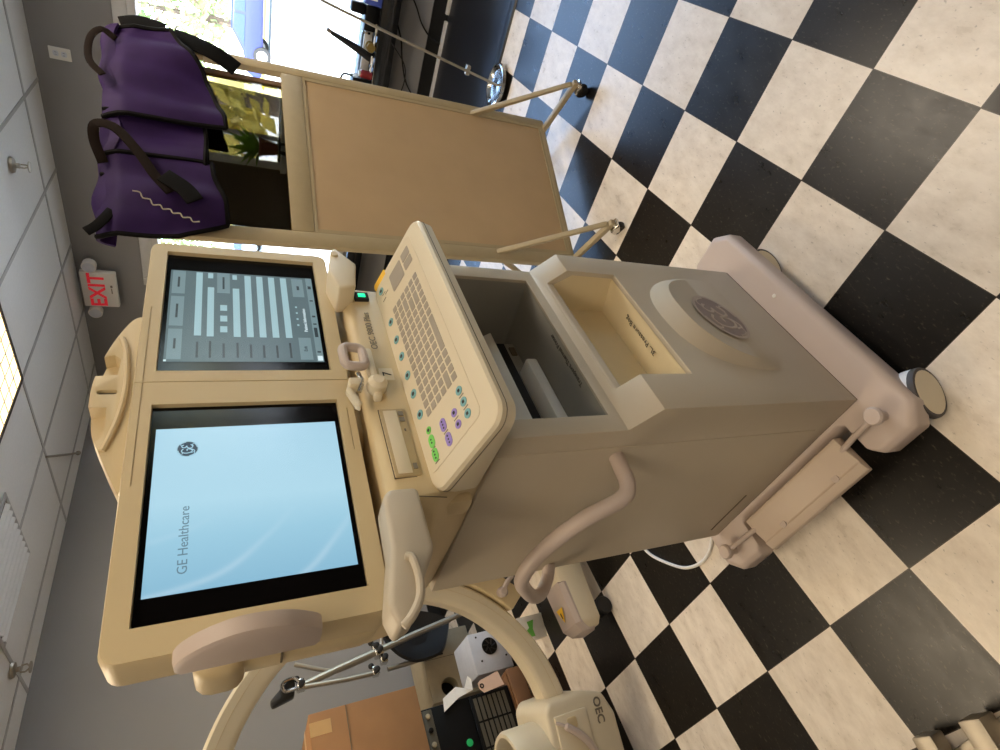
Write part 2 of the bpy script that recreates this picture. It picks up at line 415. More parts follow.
m = MB().prism([(2.675,.0),(2.685,.011),(2.73,.0135),(2.745,.0105),(2.716,.0085)], 'y', -2.6, 3.9)
tag(build('edge_strip', m, BASEB), 'dark rubber edge strip between black floor covering and checker tiles', 'strip')

# ------------------------------------------------------------------ ceiling fixtures
def troffer(x0, y0, label):
    t = thing('ceiling_light', label, 'ceiling light', (x0+.61, y0+.305, H), 0, 'recessed ceiling lights')
    f = MB(); w, d = .60, .295
    for a in ((-w,w,-d,-d+.022),(-w,w,d-.022,d),(-w,-w+.022,-d+.022,d-.022),(w-.022,w,-d+.022,d-.022)): f.box(a[0],a[1],a[2],a[3],-.014,-.004)
    build('frame', f, SCREWM, t)
    d_ = MB().box(-.578,.578,-.273,.273,-.008,-.005)
    build('diffuser', d_, TROF, t)
    l = MB()
    for k in range(1, 12): l.box(-.578+k*.0963-.001, -.578+k*.0963+.001, -.273, .273, -.013, -.008)
    for k in range(1, 6): l.box(-.578, .578, -.273+k*.091-.001, -.273+k*.091+.001, -.0128, -.0082)
    build('louvre', l, TBAR, t)
    return t
LAMPS = []
for i, (kx, ky, lab) in enumerate(((-1,-1,'recessed ceiling light beyond the top of the monitors, its corner in view'), (-3,-1,'recessed ceiling light above the x-ray arm'),
        (-1,-5,'recessed ceiling light behind the camera on the window side'), (-3,-5,'unseen ceiling light added over the workstation front for illumination'), (-4,-8,'unseen ceiling light added far behind the camera for illumination'))):  # last two troffers are unseen, added to brighten the room
    x0, y0 = 2.273+1.22*kx, 2.502+.61*ky
    troffer(x0, y0, lab); LAMPS.append((x0+.61, y0+.305, i))
def area(name, loc, sx, sy, energy, color, rot=(0,0,0)):
    l = bpy.data.lights.new(name, 'AREA'); l.shape = 'RECTANGLE'; l.size = sx; l.size_y = sy; l.energy = energy; l.color = color
    o = bpy.data.objects.new(name, l); COL.objects.link(o); o.location = loc; o.rotation_euler = rot
    return o
WARM = (1., .82, .60)
LP = [25, 20, 19, 10, 15]  # last two values drive the added, unseen ceiling lights
for x, y, i in LAMPS: area('troffer_lamp', (x, y, H-.02), 1.1, .5, LP[i], WARM if i in (0,1) else (1.,.87,.72))
# air vent
t = thing('ceiling_vent', 'slatted air vent in the ceiling at the edge of view', 'vent', (1.33, 3.05, H))
f = MB(); 
for a in ((-.3,.3,-.3,-.27),(-.3,.3,.27,.3),(-.3,-.27,-.27,.27),(.27,.3,-.27,.27)): f.box(*a, -.012, -.004)
build('frame', f, TBAR, t, bevel=.003)
for k in range(9):
    y = -.24+k*.06
    build('slat', MB().prism([(y-.006,-.005),(y+.010,-.022),(y+.022,-.022),(y+.010,-.005)], 'x', -.268, .268), CEILT, t)
build('duct', MB().box(-.268,.268,-.268,.268,-.0045,-.003), SEAM, t)
# sprinklers and hanger clip
def sprinkler(loc, label, s=1.):
    t = thing('sprinkler_head', label, 'sprinkler', loc, 0, 'sprinkler heads')
    build('escutcheon', MB().lathe([(.038*s,-.004),(.034*s,-.014*s),(.015*s,-.02*s)]), STEEL, t)
    b = MB().lathe([(.012*s,-.018*s),(.012*s,-.035*s)]).tube([(.016*s,0,-.035*s),(.018*s,0,-.055*s),(.004*s,0,-.07*s)], .004*s, 6).tube([(-.016*s,0,-.035*s),(-.018*s,0,-.055*s),(-.004*s,0,-.07*s)], .004*s, 6)
    build('frame_arms', b, STEEL, t)
    build('deflector', MB().lathe([(.026*s,-.07*s),(.026*s,-.074*s)]), STEEL, t)
sprinkler((2.97,1.49,H), 'metal sprinkler head in the ceiling near the window wall', 1.2)
sprinkler((1.02,3.56,H), 'metal sprinkler head in the ceiling near the left edge of the back wall', 1.2)
m = MB().tube(catmull([(2.26,3.19,H-.006),(2.45,3.395,H-.010),(2.64,3.60,H-.012),(2.74,3.705,H-.022),(2.80,3.77,H-.012)],6), .008, 6).ball((2.80,3.77,H-.022), .018)
tag(build('ceiling_hook', m, STEEL), 'bent metal hanger hook clipped along a ceiling grid bar', 'hook')

# exit sign on the window wall
t = thing('exit_sign', 'white emergency exit sign with red lettering high on the grey wall', 'exit sign', (3.72, 2.825, 2.335))
a_ = MB().box(0,.05,-.165,.165,.0,.24)
build('housing', a_, WHITEP, t, bevel=.008)
build('wall_mount', MB().box(.05,.138,-.05,.05,.06,.2), WHITEP, t)
tm = MB().add(text_mesh('EXIT', .155, align='CENTER', offset=.004), frame((-.0012,0,.085), (0,-1,0), (0,0,1)))
build('lettering', tm, REDL, t)
build('test_button', MB().box(-.003,.0,-.05,-.03,.03,.045).box(-.002,.0,-.02,.03,.035,.042), INKG, t)
for s, z in ((-1,.165),(1,.175)):
    h = build('lamp_head', MB().lathe([(.024,.05),(.048,.03),(.051,-.02),(.046,-.03)], (.01, s*.222, z), 'x').box(.02,.05,min(s*.16,s*.2),max(s*.16,s*.2),z-.02,z+.02), WHITEP, t)
    build('lens', MB().lathe([(.042,-.031),(.024,-.036),(.001,-.037)], (.01, s*.222, z), 'x'), WHBOX, h)
# outlets
def outlet(loc, label):
    t = thing('wall_outlet', label, 'outlet', loc, 0, 'wall outlets')
    build('cover_plate', MB().box(-.007,0,-.037,.037,-.058,.058), WHITEP, t, bevel=.003)
    for z in (-.022,.022):
        s = build('socket', MB().prism(rrect(-.016,.016,z-.015,z+.015,.01), 'x', -.009, -.006), WHBOX, t)
        build('slots', MB().box(-.0096,-.0088,-.008,-.006,z-.005,z+.006).box(-.0096,-.0088,.006,.008,z-.005,z+.006), INK, s)
outlet((XW,1.10,2.475), 'white double outlet high on the grey wall beside the window')
outlet((XW,.16,.34), 'white outlet low on the grey wall under the black ledge')
m = MB().tube(catmull([(XW-.012,.17,.35),(XW-.05,.19,.33),(XW-.06,.26,.27),(XW-.03,.36,.2),(XW-.03,.43,.12),(XW-.04,.46,.035)],8), .006, 6)
tag(build('power_cord', m, BLACK), 'black cord plugged into the low outlet under the window ledge', 'cord')
m = MB().tube(catmull([(XW-.01,.36,.40),(XW-.02,.5,.33),(XW-.015,.62,.3),(XW-.02,.78,.24),(XW-.03,.9,.14)],8), .006, 6)
tag(build('power_cord', m, BLACK), 'black cord drooping across the grey wall below the ledge', 'cord')
m = MB().tube(catmull([(3.655,.50,.45),(3.64,.62,.33),(3.66,.74,.30),(3.64,.9,.34)],8), .004, 6)
tag(build('power_cord', m, BLACK), 'thin dark cord hanging along the front of the window ledge', 'cord')

# ------------------------------------------------------------------ imaging workstation
WS = thing('imaging_workstation', 'beige mobile medical imaging workstation with two screens, keyboard and grey wheeled base', 'medical workstation', (-.02,.30,0), math.radians(-2.5))
# base
base_pts = [(-.352,-.086),(.352,-.086),(.398,-.046),(.398,.05),(.376,.068),(.30,.068),(.285,.085),(.285,.495),(.30,.515),(.375,.515),(.39,.53),(.39,.62),(.35,.66),(-.35,.66),(-.39,.62),(-.39,.53),(-.375,.515),(-.30,.515),(-.285,.495),(-.285,.085),(-.30,.068),(-.376,.068),(-.398,.05),(-.398,-.046)]
def scalep(pts, k): return [(x*(1-k/.39), .29+(y-.29)*(1-k/.37)) for x, y in pts]
m = MB().loft([[(x,y,.078) for x,y in scalep(base_pts,.008)], [(x,y,.09) for x,y in base_pts], [(x,y,.136) for x,y in base_pts], [(x,y,.15) for x,y in scalep(base_pts,.012)]])
base = build('base', m, MAUVE, WS, bevel=.006, seg=3)
m = MB().box(-.268,.268,.0015,.618,.15,.1565)
build('base_gasket', m, SEAM, base)
build('front_badge', MB().lathe([(.006,.0),(.005,.001)],(.09,-.045,.1505)), WHITEP, base)
# casters
def caster(x, y, ang, r=.062, big=True):
    c = MB().lathe([(.02,.085),(.024,.07),(.016,.06)], (0,0,0)).box(-.012,.012,-.05,.014,.052,.085)
    M_ = Matrix.Translation((x,y,0)) @ rotz(ang)
    f = build('caster', c.xf(M_), MAUVE, WS, bevel=.004)
    w = .026
    wm = MB(); wm.lathe([(r*.86,-w),(r*.97,-w*.98),(r,-w*.8),(r,-w*.45)], (0,-.035,r), 'x', 28, False); wm.m = 0
    wm.lathe([(r,w*.45),(r,w*.8),(r*.97,w*.98),(r*.86,w)], (0,-.035,r), 'x', 28, False)
    wm.m = 1; wm.lathe([(r,-w*.45),(r*1.005,0),(r,w*.45)], (0,-.035,r), 'x', 28, False)
    wo = build('wheel', wm.xf(M_), [TYRE, TREAD], f)
    cm = MB()
    for s in (-1,1): cm.lathe([(r*.88,s*w*.98),(r*.84,s*w*1.06),(r*.3,s*w*1.1),(.001,s*w*1.1)], (0,-.035,r), 'x', 28)
    build('wheel_cover', cm.xf(M_), ARMB, f)
caster(-.355,-.052, math.radians(63)); caster(.205,-.022, math.radians(63)); caster(-.31,.575, math.radians(160)); caster(.31,.575, math.radians(200))
# cable posts and rail, cover tray on the left side of the base
for y in (-.013, .595):
    m = MB().lathe([(.012,.148),(.012,.178),(.021,.182),(.022,.192),(.018,.197)], (-.335,y,0))
    build('cable_post', m, MAUVE, base)
build('post_rail', MB().tube([(-.335,.0,.181),(-.334,.06,.174),(-.331,.125,.148)], .0075, 10), MAUVE, base)
build('post_rail', MB().tube([(-.335,.58,.181),(-.334,.53,.174),(-.331,.48,.148)], .0075, 10), MAUVE, base)
tray = MB().prism([(-.298,.125),(-.298,.158),(-.304,.161),(-.345,.153),(-.372,.142),(-.377,.146),(-.398,.135),(-.400,.118)], 'y', .112, .490)
tray = build('cable_tray', tray, TRAYM, base, bevel=.003, ang=15)
build('tray_catch', MB().lathe([(.010,.135),(.010,.1465)], (-.368,.19,0)), MAUVE, tray); build('tray_catch', MB().lathe([(.010,.135),(.010,.1465)], (-.368,.40,0)), MAUVE, tray)
# body
prof = [(0,.156),(0,.772),(.058,.828),(.058,1.10),(.62,1.10),(.62,.156)]
cuts = [MB().prism([(-.03,.627),(.005,.627),(.12,.60),(.12,.772),(.042,.795),(.042,1.0),(-.03,1.0)], 'x', -.172, .197),
        MB().prism([(.03,.854),(.058,.854),(.074,.846),(.34,.840),(.34,1.085),(.03,1.085)], 'x', -.227, .227),
        MB().box(-.28,-.2675,.1085,.1115,.2,1.2), MB().box(.2675,.28,.1085,.1115,.2,1.2)]
body = build('body', MB().prism(prof, 'x', -.27, .27), GREYB, WS, bevel=.010, seg=3, ang=25, cut=cuts)
# liners of bin and bay (thin shells just inside the openings)
def liner(name, poly, x0, x1, m, par, open_edges):
    b = MB(); e = .0012
    n = len(poly)
    for i in range(n):
        if i in open_edges: continue
        p, q = poly[i], poly[(i+1) % n]
        b.poly([(x0,p[0],p[1]),(x0,q[0],q[1]),(x1,q[0],q[1]),(x1,p[0],p[1])])
    for x in (x0, x1): b.poly([(x,p[0],p[1]) for p in poly])
    bmesh.ops.remove_doubles(b.bm, verts=b.bm.verts, dist=1e-5)
    bmesh.ops.recalc_face_normals(b.bm, faces=b.bm.faces)
    o = build(name, b, m, par, recalc=False)
    return o
liner('storage_bin', [(.012,.6285),(.119,.6035),(.119,.770),(.046,.792),(.048,.80),(.03,.775),(.012,.752)], -.1712, .1962, BINC, body, (3,4,5,6))
liner('printer_bay', [(.066,.8515),(.08,.8470),(.339,.8412),(.339,1.0838),(.066,1.0838)], -.2262, .2262, INNER, body, (4,))
tm = MB().add(text_mesh('3L. Pressure Bag', .021), frame((-.056,.044,.6262), (1,0,0), (0,1,-.235)))
build('bin_lettering', tm, INK, body)
tm = MB().add(text_mesh('Transport Thermal Printer', .0155), frame((-.118,.082,.8475), (1,0,0), (0,1,-.02)))
build('bay_lettering', tm, INK, body)
build('divider_edge', MB().tube([(-.168,.047,.8145),(.192,.047,.8145)], .003, 6), GREYB, body)
# emblem boss on the front panel
def boss_pt(a, k, zc=.30):      # superellipse arch
    ca, sa = math.cos(a), math.sin(a); e = 2/2.5
    return (.021+.192*k*math.copysign(abs(ca)**e, ca), zc+.280*k*math.copysign(abs(sa)**e, sa))
rings = []
for k, dfrac in ((1.,0),(.86,1.)):
    r = []
    for i in range(37):
        a = math.radians(-12+204*i/36)
        x, z = boss_pt(a, k); 
        dep = .034*max(0, min(1,(z-.27)/.27))
        r.append((x, .0015-dep*dfrac if dfrac else .0015, z))
    rings.append(r)
m = MB(); R_ = [[m.v(p) for p in r] for r in rings]
for a, b in zip(R_[:-1], R_[1:]):
    for i in range(36): m.f((a[i],a[i+1],b[i+1],b[i]))
inner = rings[-1]
cols = [R_[-1]]
# face grid towards the lower edge
L_ = R_[-1]; 
for i in range(18):
    j = 36-i
    if i < 17: m.f((L_[i],L_[i+1],L_[j-1],L_[j]))
    else: m.f((L_[i],L_[i+1],L_[j]))
lo = [m.v((x,.0015,.2)) for x in (inner[0][0],inner[-1][0])]
m.f((L_[0],L_[-1],lo[1],lo[0]))
build('emblem_panel', m, GREYB, body)
m = MB(); monogram(m, frame((.016,-.0178,.400), (1,0,0), (0,-.126,.992)), .086, 1, 0)
build('emblem', m, [LOGOC, LOGOL], body)
build('side_vent', MB().box(-.2712,-.2695,.39,.57,.214,.219), SEAM, body)
# side handle
hp = catmull([(-.262,.142,.812),(-.30,.139,.819),(-.342,.139,.828),(-.362,.152,.848),(-.366,.20,.912),(-.366,.27,.952),(-.366,.349,.972),(-.365,.43,.965),(-.360,.51,.918),(-.350,.575,.868),(-.325,.622,.818),(-.290,.622,.785),(-.262,.600,.778)], 8)
build('side_handle', MB().tube(hp, .0165, 14), MAUVE, WS)
# control deck
def ring(z, xf_, xb, y0, y1): return [(-xf_,y0,z),(xf_,y0,z),(xb,y1-.25,z),(xb*.96,y1,z),(-xb*.96,y1,z),(-xb,y1-.25,z)]
m = MB().loft([ring(1.098,.262,.264,.10,.60), ring(1.16,.272,.31,.155,.61), ring(1.20,.295,.36,.166,.62), ring(1.272,.305,.37,.169,.62), ring(1.285,.302,.365,.182,.615)])
deck = build('control_deck', m, BEIGE, WS, bevel=.012, seg=3, ang=20)
build('deck_seam', MB().tube([(-.300,.172,1.185),(-.296,.165,1.235),(-.300,.176,1.28)],   .0009, 5), SEAM, deck)
# fascia items
dd = build('disc_drive', MB().box(-.253,-.094,.163,.172,1.221,1.268), PM('drive_bezel', (182,162,124), .45), deck, bevel=.002)
build('drive_tray', MB().box(-.248,-.10,.1615,.1632,1.236,1.262), BEIGE2, dd, bevel=.001)
build('drive_outline', MB().box(-.2545,-.0925,.1672,.169,1.2195,1.2695), SEAM, dd)
for a_ in ((-.240,-.228,1.225,1.2325),(-.152,-.147,1.227,1.230),(-.128,-.118,1.224,1.2335),(-.113,-.103,1.224,1.2335)): build('drive_button', MB().box(a_[0],a_[1],.1612,.1632,a_[2],a_[3]), INKG, dd)
ps = build('power_switch', MB().box(.252,.281,.160,.17,1.226,1.259), BLACK, deck, bevel=.002)
build('switch_lamp', MB().box(.260,.273,.1585,.1605,1.234,1.251), GREENL, ps, bevel=.001)
build('badge', MB().lathe([(.009,0),(.009,-.002)],(.288,.1665,1.272),'y').xf(Matrix.Identity(4)), LOGOC, deck)
tm = MB().add(text_mesh('OEC 9800 Plus', .0205), frame((.082,.1655,1.236), (1,0,0), (0,0,1)))
build('deck_lettering', tm, INKG, deck)
build('number_sticker', MB().box(-.012,.022,.1655,.1675,1.219,1.247), BEIGE2, deck)
tm = MB().add(text_mesh('7', .026), frame((-.002,.1648,1.2235), (1,0,0), (0,0,1)))
build('sticker_number', tm, INK, deck)
# wings at both ends of the deck
m = MB().prism([(-.300,1.247),(-.298,1.296),(-.312,1.308),(-.40,1.312),(-.487,1.334),(-.518,1.324),(-.505,1.296),(-.462,1.278),(-.412,1.247)], 'y', .128, .192)
wing = build('deck_wing', m, GREYB, WS, bevel=.012, seg=3, ang=20); wing['label'] = 'left wing of the deck with a curved lip'
build('wing_lip', MB().tube(catmull([(-.419,.128,1.296),(-.424,.1255,1.287),(-.445,.124,1.284),(-.468,.124,1.285),(-.488,.124,1.291),(-.508,.125,1.306),(-.519,.128,1.320)],6), [.0045]+[.0066]*35+[.005], 10), GREYB, wing)
m = MB().prism([(.246,1.264),(.233,1.303),(.30,1.318),(.385,1.303),(.397,1.291),(.335,1.250),(.29,1.258)], 'y', .118, .192)
wing2 = build('deck_wing', m, BEIGE2, WS, bevel=.006, seg=3, ang=20); wing2['label'] = 'right wing of the deck, short and rounded'
build('wing_button', MB().lathe([(.010,0),(.008,-.004)],(.365,.118,1.297),'y'), BEIGE, wing2)
# keyboard: local frame on a sloping plane
KA = math.atan2(.057,.202)
KM = Matrix.Translation((0,-.037,1.150)) @ Matrix.Rotation(KA, 4, 'X')
pl = rrect(-.302,.302,-.008,.214,.034,6)
pl2 = rrect(-.298,.298,-.004,.21,.032,6)
m = MB().loft([[(x*.97,.012+y*.96,-.045-.18*max(0,y)) for x, y in pl2], [(x,y,-.034) for x, y in pl], [(x,y,-.007) for x, y in pl], [(x,y,-.001) for x, y in pl2], [(x*.985,.103+(y-.103)*.965,0) for x, y in pl2]])
kb = build('keyboard', m.xf(KM), BEIGE2, WS, ang=20)
build('keyboard_seam', MB().tube([(x*1.0008,y+.0002,-.016) for x, y in pl], .0012, 4, closed=True).xf(KM), SEAM, kb)
build('membrane', MB().prism(rrect(-.262,.284,.034,.203,.016), 'z', -.001, .0009).xf(KM), INSET, kb)
def kbit(name, pts, mat, z0=.0005, z1=.0017, bev=.0):
    return build(name, MB().prism(pts, 'z', z0, z1).xf(KM), mat, kb, bevel=bev)
nrows, ncols = 6, 16
pitchx, pitchy = .0204, .0189
for r in range(nrows):
    y = .157-r*pitchy
    xs = -.160+pitchx*.5
    c = 0
    while c < ncols:
        w = 1
        if r == 0 and c in (4, 9): c += 0
        if r == 5 and c == 4: w = 5
        elif r == 4 and c in (0, 12): w = 2
        elif r == 3 and c == 12: w = 2
        elif r == 2 and c == 13: w = 2
        if c+w > ncols: w = ncols-c
        xc = xs+pitchx*(c+(w-1)/2)
        hw = pitchx*w/2-.0024
        kbit('key', rrect(xc-hw, xc+hw, y-.0070, y+.0070, .0010, 1), KEYC)
        c += w
kbit('touch_pad', rrect(.200,.258,.089,.141,.004,2), KEYC)
kbit('pad_button', rrect(.203,.228,.050,.082,.003,2), KEYC)
kbit('pad_button', rrect(.232,.260,.050,.082,.003,2), KEYC)
for x in (.257,.143,.083,.030,-.027,-.079,-.134): 
    b = kbit('function_button', [(x+.0098*math.cos(i*PI/8), .183+.0098*math.sin(i*PI/8)) for i in range(16)], TEAL, .0005, .0022)
    build('button_mark', MB().prism(rrect(x-.004,x+.004,.179,.187,.002,1),'z',.002,.0028).xf(KM), INK, b)
def oval(name, x, y, mat, dots):
    b = kbit(name, rrect(x-.0135,x+.0135,y-.0085,y+.0085,.0082,4), mat, .0005, .0022)
    d = MB()
    for k in range(dots): 
        xx = x+(k-(dots-1)/2)*.007
        d.prism([(xx+.002*math.cos(i*PI/3), y+.002*math.sin(i*PI/3)) for i in range(6)], 'z', .002, .0028)
    build('button_mark', d.xf(KM), INK, b)
def kround(x, y, mat, r=.0088):
    b = kbit('round_button', [(x+r*math.cos(i*PI/8), y+r*math.sin(i*PI/8)) for i in range(16)], mat, .0005, .0022)
    build('button_mark', MB().prism(rrect(x-.003,x+.003,y-.003,y+.003,.001,1),'z',.002,.0028).xf(KM), INK, b)
kround(-.182,.173,GREENB,.0075); oval('oval_button',-.207,.174,GREENB,2); oval('oval_button',-.236,.176,GREENB,3)
oval('oval_button',-.205,.131,PURPB,3); oval('oval_button',-.239,.129,PURPB,3)
kround(-.209,.094,PURPB,.0082); kround(-.235,.094,PURPB,.0082)
kround(-.184,.064,TEAL); kround(-.211,.063,TEAL); kround(-.237,.064,TEAL)
for x, y in ((-.222,.176),(-.222,.13),(-.222,.094),(-.197,.063),(-.224,.063),(-.251,.176),(.24,.176),(.232,.165),(.222,.18)):
    kbit('legend', [(x-.0008,y-.007),(x+.0008,y-.007),(x+.0008,y+.007),(x-.0008,y+.007)], INKG, .0005, .0016)
build('corner_sticker', MB().prism(rrect(.283,.306,.150,.205,.006), 'z', -.010, .0006).xf(KM), YELLOW, kb)
build('hand_notch', MB().box(-.29,-.262,.21,.26,1.115,1.19), BEIGE, kb, bevel=.012)
# latch in front of the monitors
m = MB().tube([(x, .140-(z-1.30)*.1, z) for x, z in rrect(.002,.058,1.280,1.320,.012,4)], .0095, 10, closed=True)
lt = build('latch', m, MAUVE, WS)
build('latch_knob', MB().lathe([(.014,.168),(.019,.160),(.019,.140),(.011,.131)], (-.042,0,1.264), 'y'), BEIGE2, lt)
build('latch_hook', MB().box(-.046,-.026,.142,.166,1.290,1.318).prism([(-.038,1.320),(-.055,1.326),(-.095,1.313),(-.102,1.305),(-.085,1.300),(-.055,1.308)],'y',.150,.162), BEIGE2, lt, bevel=.004)
build('latch_spring', MB().tube([(-.06,.150,1.302),(-.045,.146,1.296),(-.030,.146,1.292),(-.01,.148,1.296)], .0045, 8), CHROME, lt)
build('latch_base', MB().box(-.07,.07,.150,.175,1.256,1.272), BEIGE2, lt, bevel=.006)

# ---- monitors: one wide housing with two screens, frame (s, depth, t)
MM = Matrix.Translation((.006,.197,1.489)) @ rotz(-.048)
def arcs(pts): return pts
hs = rrect(-.464,.443,-.187,.187,.022,5)
m = MB().loft([[(x*.992,.0,z*.985) for x, z in hs], [(x,.010,z) for x, z in hs], [(x,.072,z) for x, z in hs], [(x*.97,.085,z*.95) for x, z in hs]])
cuts = [MB().prism([(-.419,-.155),(-.037,-.155),(-.037,.155),(-.419,.155)], 'y', -.01, .012), MB().prism([(.043,-.154),(.411,-.154),(.411,.154),(.043,.154)], 'y', -.01, .012),
        MB().box(.0145,.0165,-.01,.003,-.2,.2), MB().box(-.2,.22,-.01,.0022,.1705,.1725), MB().box(-.16,-.06,-.01,.0022,-.172,-.170)]
hous = build('monitor_housing', m.xf(MM), BEIGE, WS, cut=[c.xf(MM) for c in cuts], ang=25)
def screen(x0, x1, z0, z1, label):
    s = build('screen', MB().box(x0+.001,x1-.001,.0095,.0125,z0+.001,z1-.001).xf(MM), BLACKG, WS); s['label'] = label
    return s
sl = screen(-.419,-.037,-.155,.155, 'screen showing a pale blue start page')
sr = screen(.043,.411,-.154,.154, 'screen showing a grey patient entry form')
def flat(mb, mi, x0, x1, z0, z1, y):
    mb.m = mi; mb.box(x0, x1, y, y+.0004, z0, z1)
d = MB(); d.poly([(-.378,.0088,-.146),(-.0855,.0088,-.146),(-.0855,.0088,.146),(-.378,.0088,.146)])
disp = build('display', d.xf(MM), SPLASH, sl)
m = MB().add(text_mesh('GE Healthcare', .0188), MM @ frame((-.351,.0085,.0925), (1,0,0), (0,0,1)))
build('splash_lettering', m, SCR_L, sl)
m = MB(); monogram(m, MM @ frame((-.130,.0084,.0985), (1,0,0), (0,0,1)), .0165, 1, 0)
build('splash_emblem', m, [SCR_D, SCR_M], sl)
d = MB()
flat(d, 0, .075,.356,-.145,.145,.0088)
Y1, Y2, Y3 = .0083, .0079, .0075
for x0, x1 in ((.276,.354),(.175,.267),(.081,.166)): flat(d, 1, x0, x1, .117,.141, Y1)
for x0, x1 in ((.298,.332),(.20,.242),(.11,.138)): flat(d, 3, x0, x1, .127,.131, Y2)
for x0, x1, zc, hh in ((.148,.352,.0905,.0062),(.146,.302,.068,.0062),(.334,.352,.069,.0050),(.146,.302,.019,.0065),(.334,.350,.021,.0045),(.146,.350,-.0055,.0065),(.146,.350,-.030,.0065),(.146,.350,-.055,.0065),(.146,.350,-.081,.0065)):
    flat(d, 2, x0, x1, zc-hh, zc+hh, Y1)
for xc in (.235,.201,.168): flat(d, 2, xc-.009, xc+.009, .037,.050, Y1)
flat(d, 4, .284,.354,.031,.056, Y1); flat(d, 3, .298,.34,.0415,.0455, Y2)
for zc, w in ((.0905,.044),(.068,.046),(.044,.040),(.019,.042),(-.0055,.038),(-.030,.036),(-.055,.036),(-.081,.044)): flat(d, 3, .086, .086+w, zc-.002, zc+.002, Y1)
flat(d, 4, .284,.350,-.124,-.099, Y1); flat(d, 1, .081,.147,-.124,-.099, Y1)
flat(d, 3, .309,.323,-.1145,-.109, Y2)
for i in range(4): flat(d, 2, .185+i*.02, .190+i*.02, -.1045,-.1005, Y1)
flat(d, 4, .0755,.3555,-.1448,-.131, Y1); flat(d, 5, .078,.092,-.143,-.133, Y2)
for x0, x1 in ((.102,.106),(.15,.18),(.19,.194),(.215,.22),(.27,.274),(.315,.325)): flat(d, 3, x0, x1, -.141,-.134, Y2)
flat(d, 5, .0755,.080,.1405,.145, Y2)
disp2 = build('display', d.xf(MM), [SCR_G, SCR_B, SCR_F, SCR_T, SCR_B, SCR_W], sr)
m = MB().add(text_mesh('Patient Information', .0098), MM @ frame((.166,.0080,-.1205), (1,0,0), (0,0,1)))
m.add(text_mesh('Exit', .010), MM @ frame((.105,.0078,-.1145), (1,0,0), (0,0,1)), 1)
build('form_lettering', m, [SCR_W, SCR_T], sr)
# carry handle on top
arch = [(-.207,.180),(-.20,.190),(-.17,.203),(-.13,.219),(-.06,.2435),(.0,.2495),(.055,.247),(.12,.234),(.18,.214),(.208,.198),(.214,.180)]
arch = [(p.x,p.y) for p in catmull([(x,z,0) for x, z in arch], 4)]
m = MB().prism(arch, 'y', .022, .066)
cuts = [MB().prism([(.054,.214),(.094,.213),(.105,.224),(.09,.26),(.05,.27)], 'y', .0, .052), MB().prism([(-.022,.223),(-.030,.223),(-.085,.221),(-.10,.235),(-.06,.27),(-.020,.27)], 'y', .0, .052),
        MB().prism(rrect(.008,.0185,.211,.241,.005,3), 'y', .0, .04)]
hd = build('carry_handle', m.xf(MM), BEIGE, WS, bevel=.004, seg=2, cut=[c.xf(MM) for c in cuts])
build('slot_lining', MB().box(.0075,.019,.030,.034,.2105,.2415).xf(MM), SEAM, hd)
build('handle_rib', MB().tube(catmull([(.150,.022,.216),(.11,.020,.206),(.06,.020,.201),(.013,.020,.199),(-.04,.020,.203),(-.085,.020,.211),(-.115,.022,.219)],6), .005, 8).xf(MM), BEIGE, hd)
# side grip and the rear bracket it sits on
gp = [(.010,.104),(-.012,.103),(-.040,.090),(-.068,.062),(-.086,.022),(-.080,-.025),(-.058,-.058),(-.034,-.076),(.010,-.078)]
gp = [(p.x,p.y) for p in catmull([(a,b,0) for a, b in gp], 4)]
rings = []
for x, k in ((-.462,1.),(-.474,1.),(-.482,.98),(-.486,.90)):
    rings.append([(x, .0+(a)*k, .01+(b-.01)*k) for a, b in gp])
build('side_grip', MB().loft(rings).xf(MM), MAUVE, WS, ang=30)
m = MB().prism([(-.466,.060),(-.470,.095),(-.455,.165),(-.40,.185),(.38,.185),(.43,.10),(.43,.06)], 'z', -.178, .088)
rb = build('rear_cover', m.xf(MM), BEIGE, WS, bevel=.02, seg=3)
build('cover_notch', MB().box(-.4715,-.466,.062,.10,-.032,-.029).xf(MM), SEAM, rb)
build('grip_mount', MB().box(-.482,-.40,.055,.160,.018,.086).xf(MM), BEIGE, WS, bevel=.022, seg=3)
build('monitor_post', MB().prism(rrect(-.11,.12,.24,.36,.03),'z',1.26,1.36), BEIGE, WS)

def settle(root):
    inv = (Matrix.Translation(root.location) @ root.rotation_euler.to_matrix().to_4x4()).inverted()
    for ch in root.children: ch.matrix_parent_inverse = inv
WSM = Matrix.Translation((-.02,.30,0)) @ rotz(math.radians(-2.5))
def ws(p): return tuple(WSM @ Vector(p))
# thermal printer lying in the bay
t = thing('thermal_printer', 'pale grey printer lying in the open bay under the keyboard', 'printer', ws((.03,.285,.8425)), math.radians(-2.5))
build('case', MB().box(-.245,.150,-.06,.045,.004,.20), INNER, t, bevel=.006)
build('paper_cover', MB().prism([(-.098,.085),(-.060,.135),(-.060,.075)],'x',-.240,.148), WHITEP, t, bevel=.004)
build('tray_front', MB().box(-.245,.035,-.112,-.06,.004,.034), WHITEP, t, bevel=.005)
build('slot', MB().box(-.24,.145,-.0615,-.058,.036,.072), BLACK, t)
build('power_button', MB().box(.10,.13,-.064,-.058,.012,.028), SEAM, t, bevel=.002)

# white cord on the floor behind the workstation
m = MB().tube(catmull([(.12,1.36,.006),(.03,1.42,.006),(-.05,1.41,.006),(-.13,1.35,.006),(-.20,1.27,.006),(-.225,1.17,.006),(-.19,1.08,.006),(-.10,1.03,.006)],10), .006, 8)
tag(build('power_cord', m, WHCORD), 'white cord looping over the checker tiles behind the workstation', 'cord')

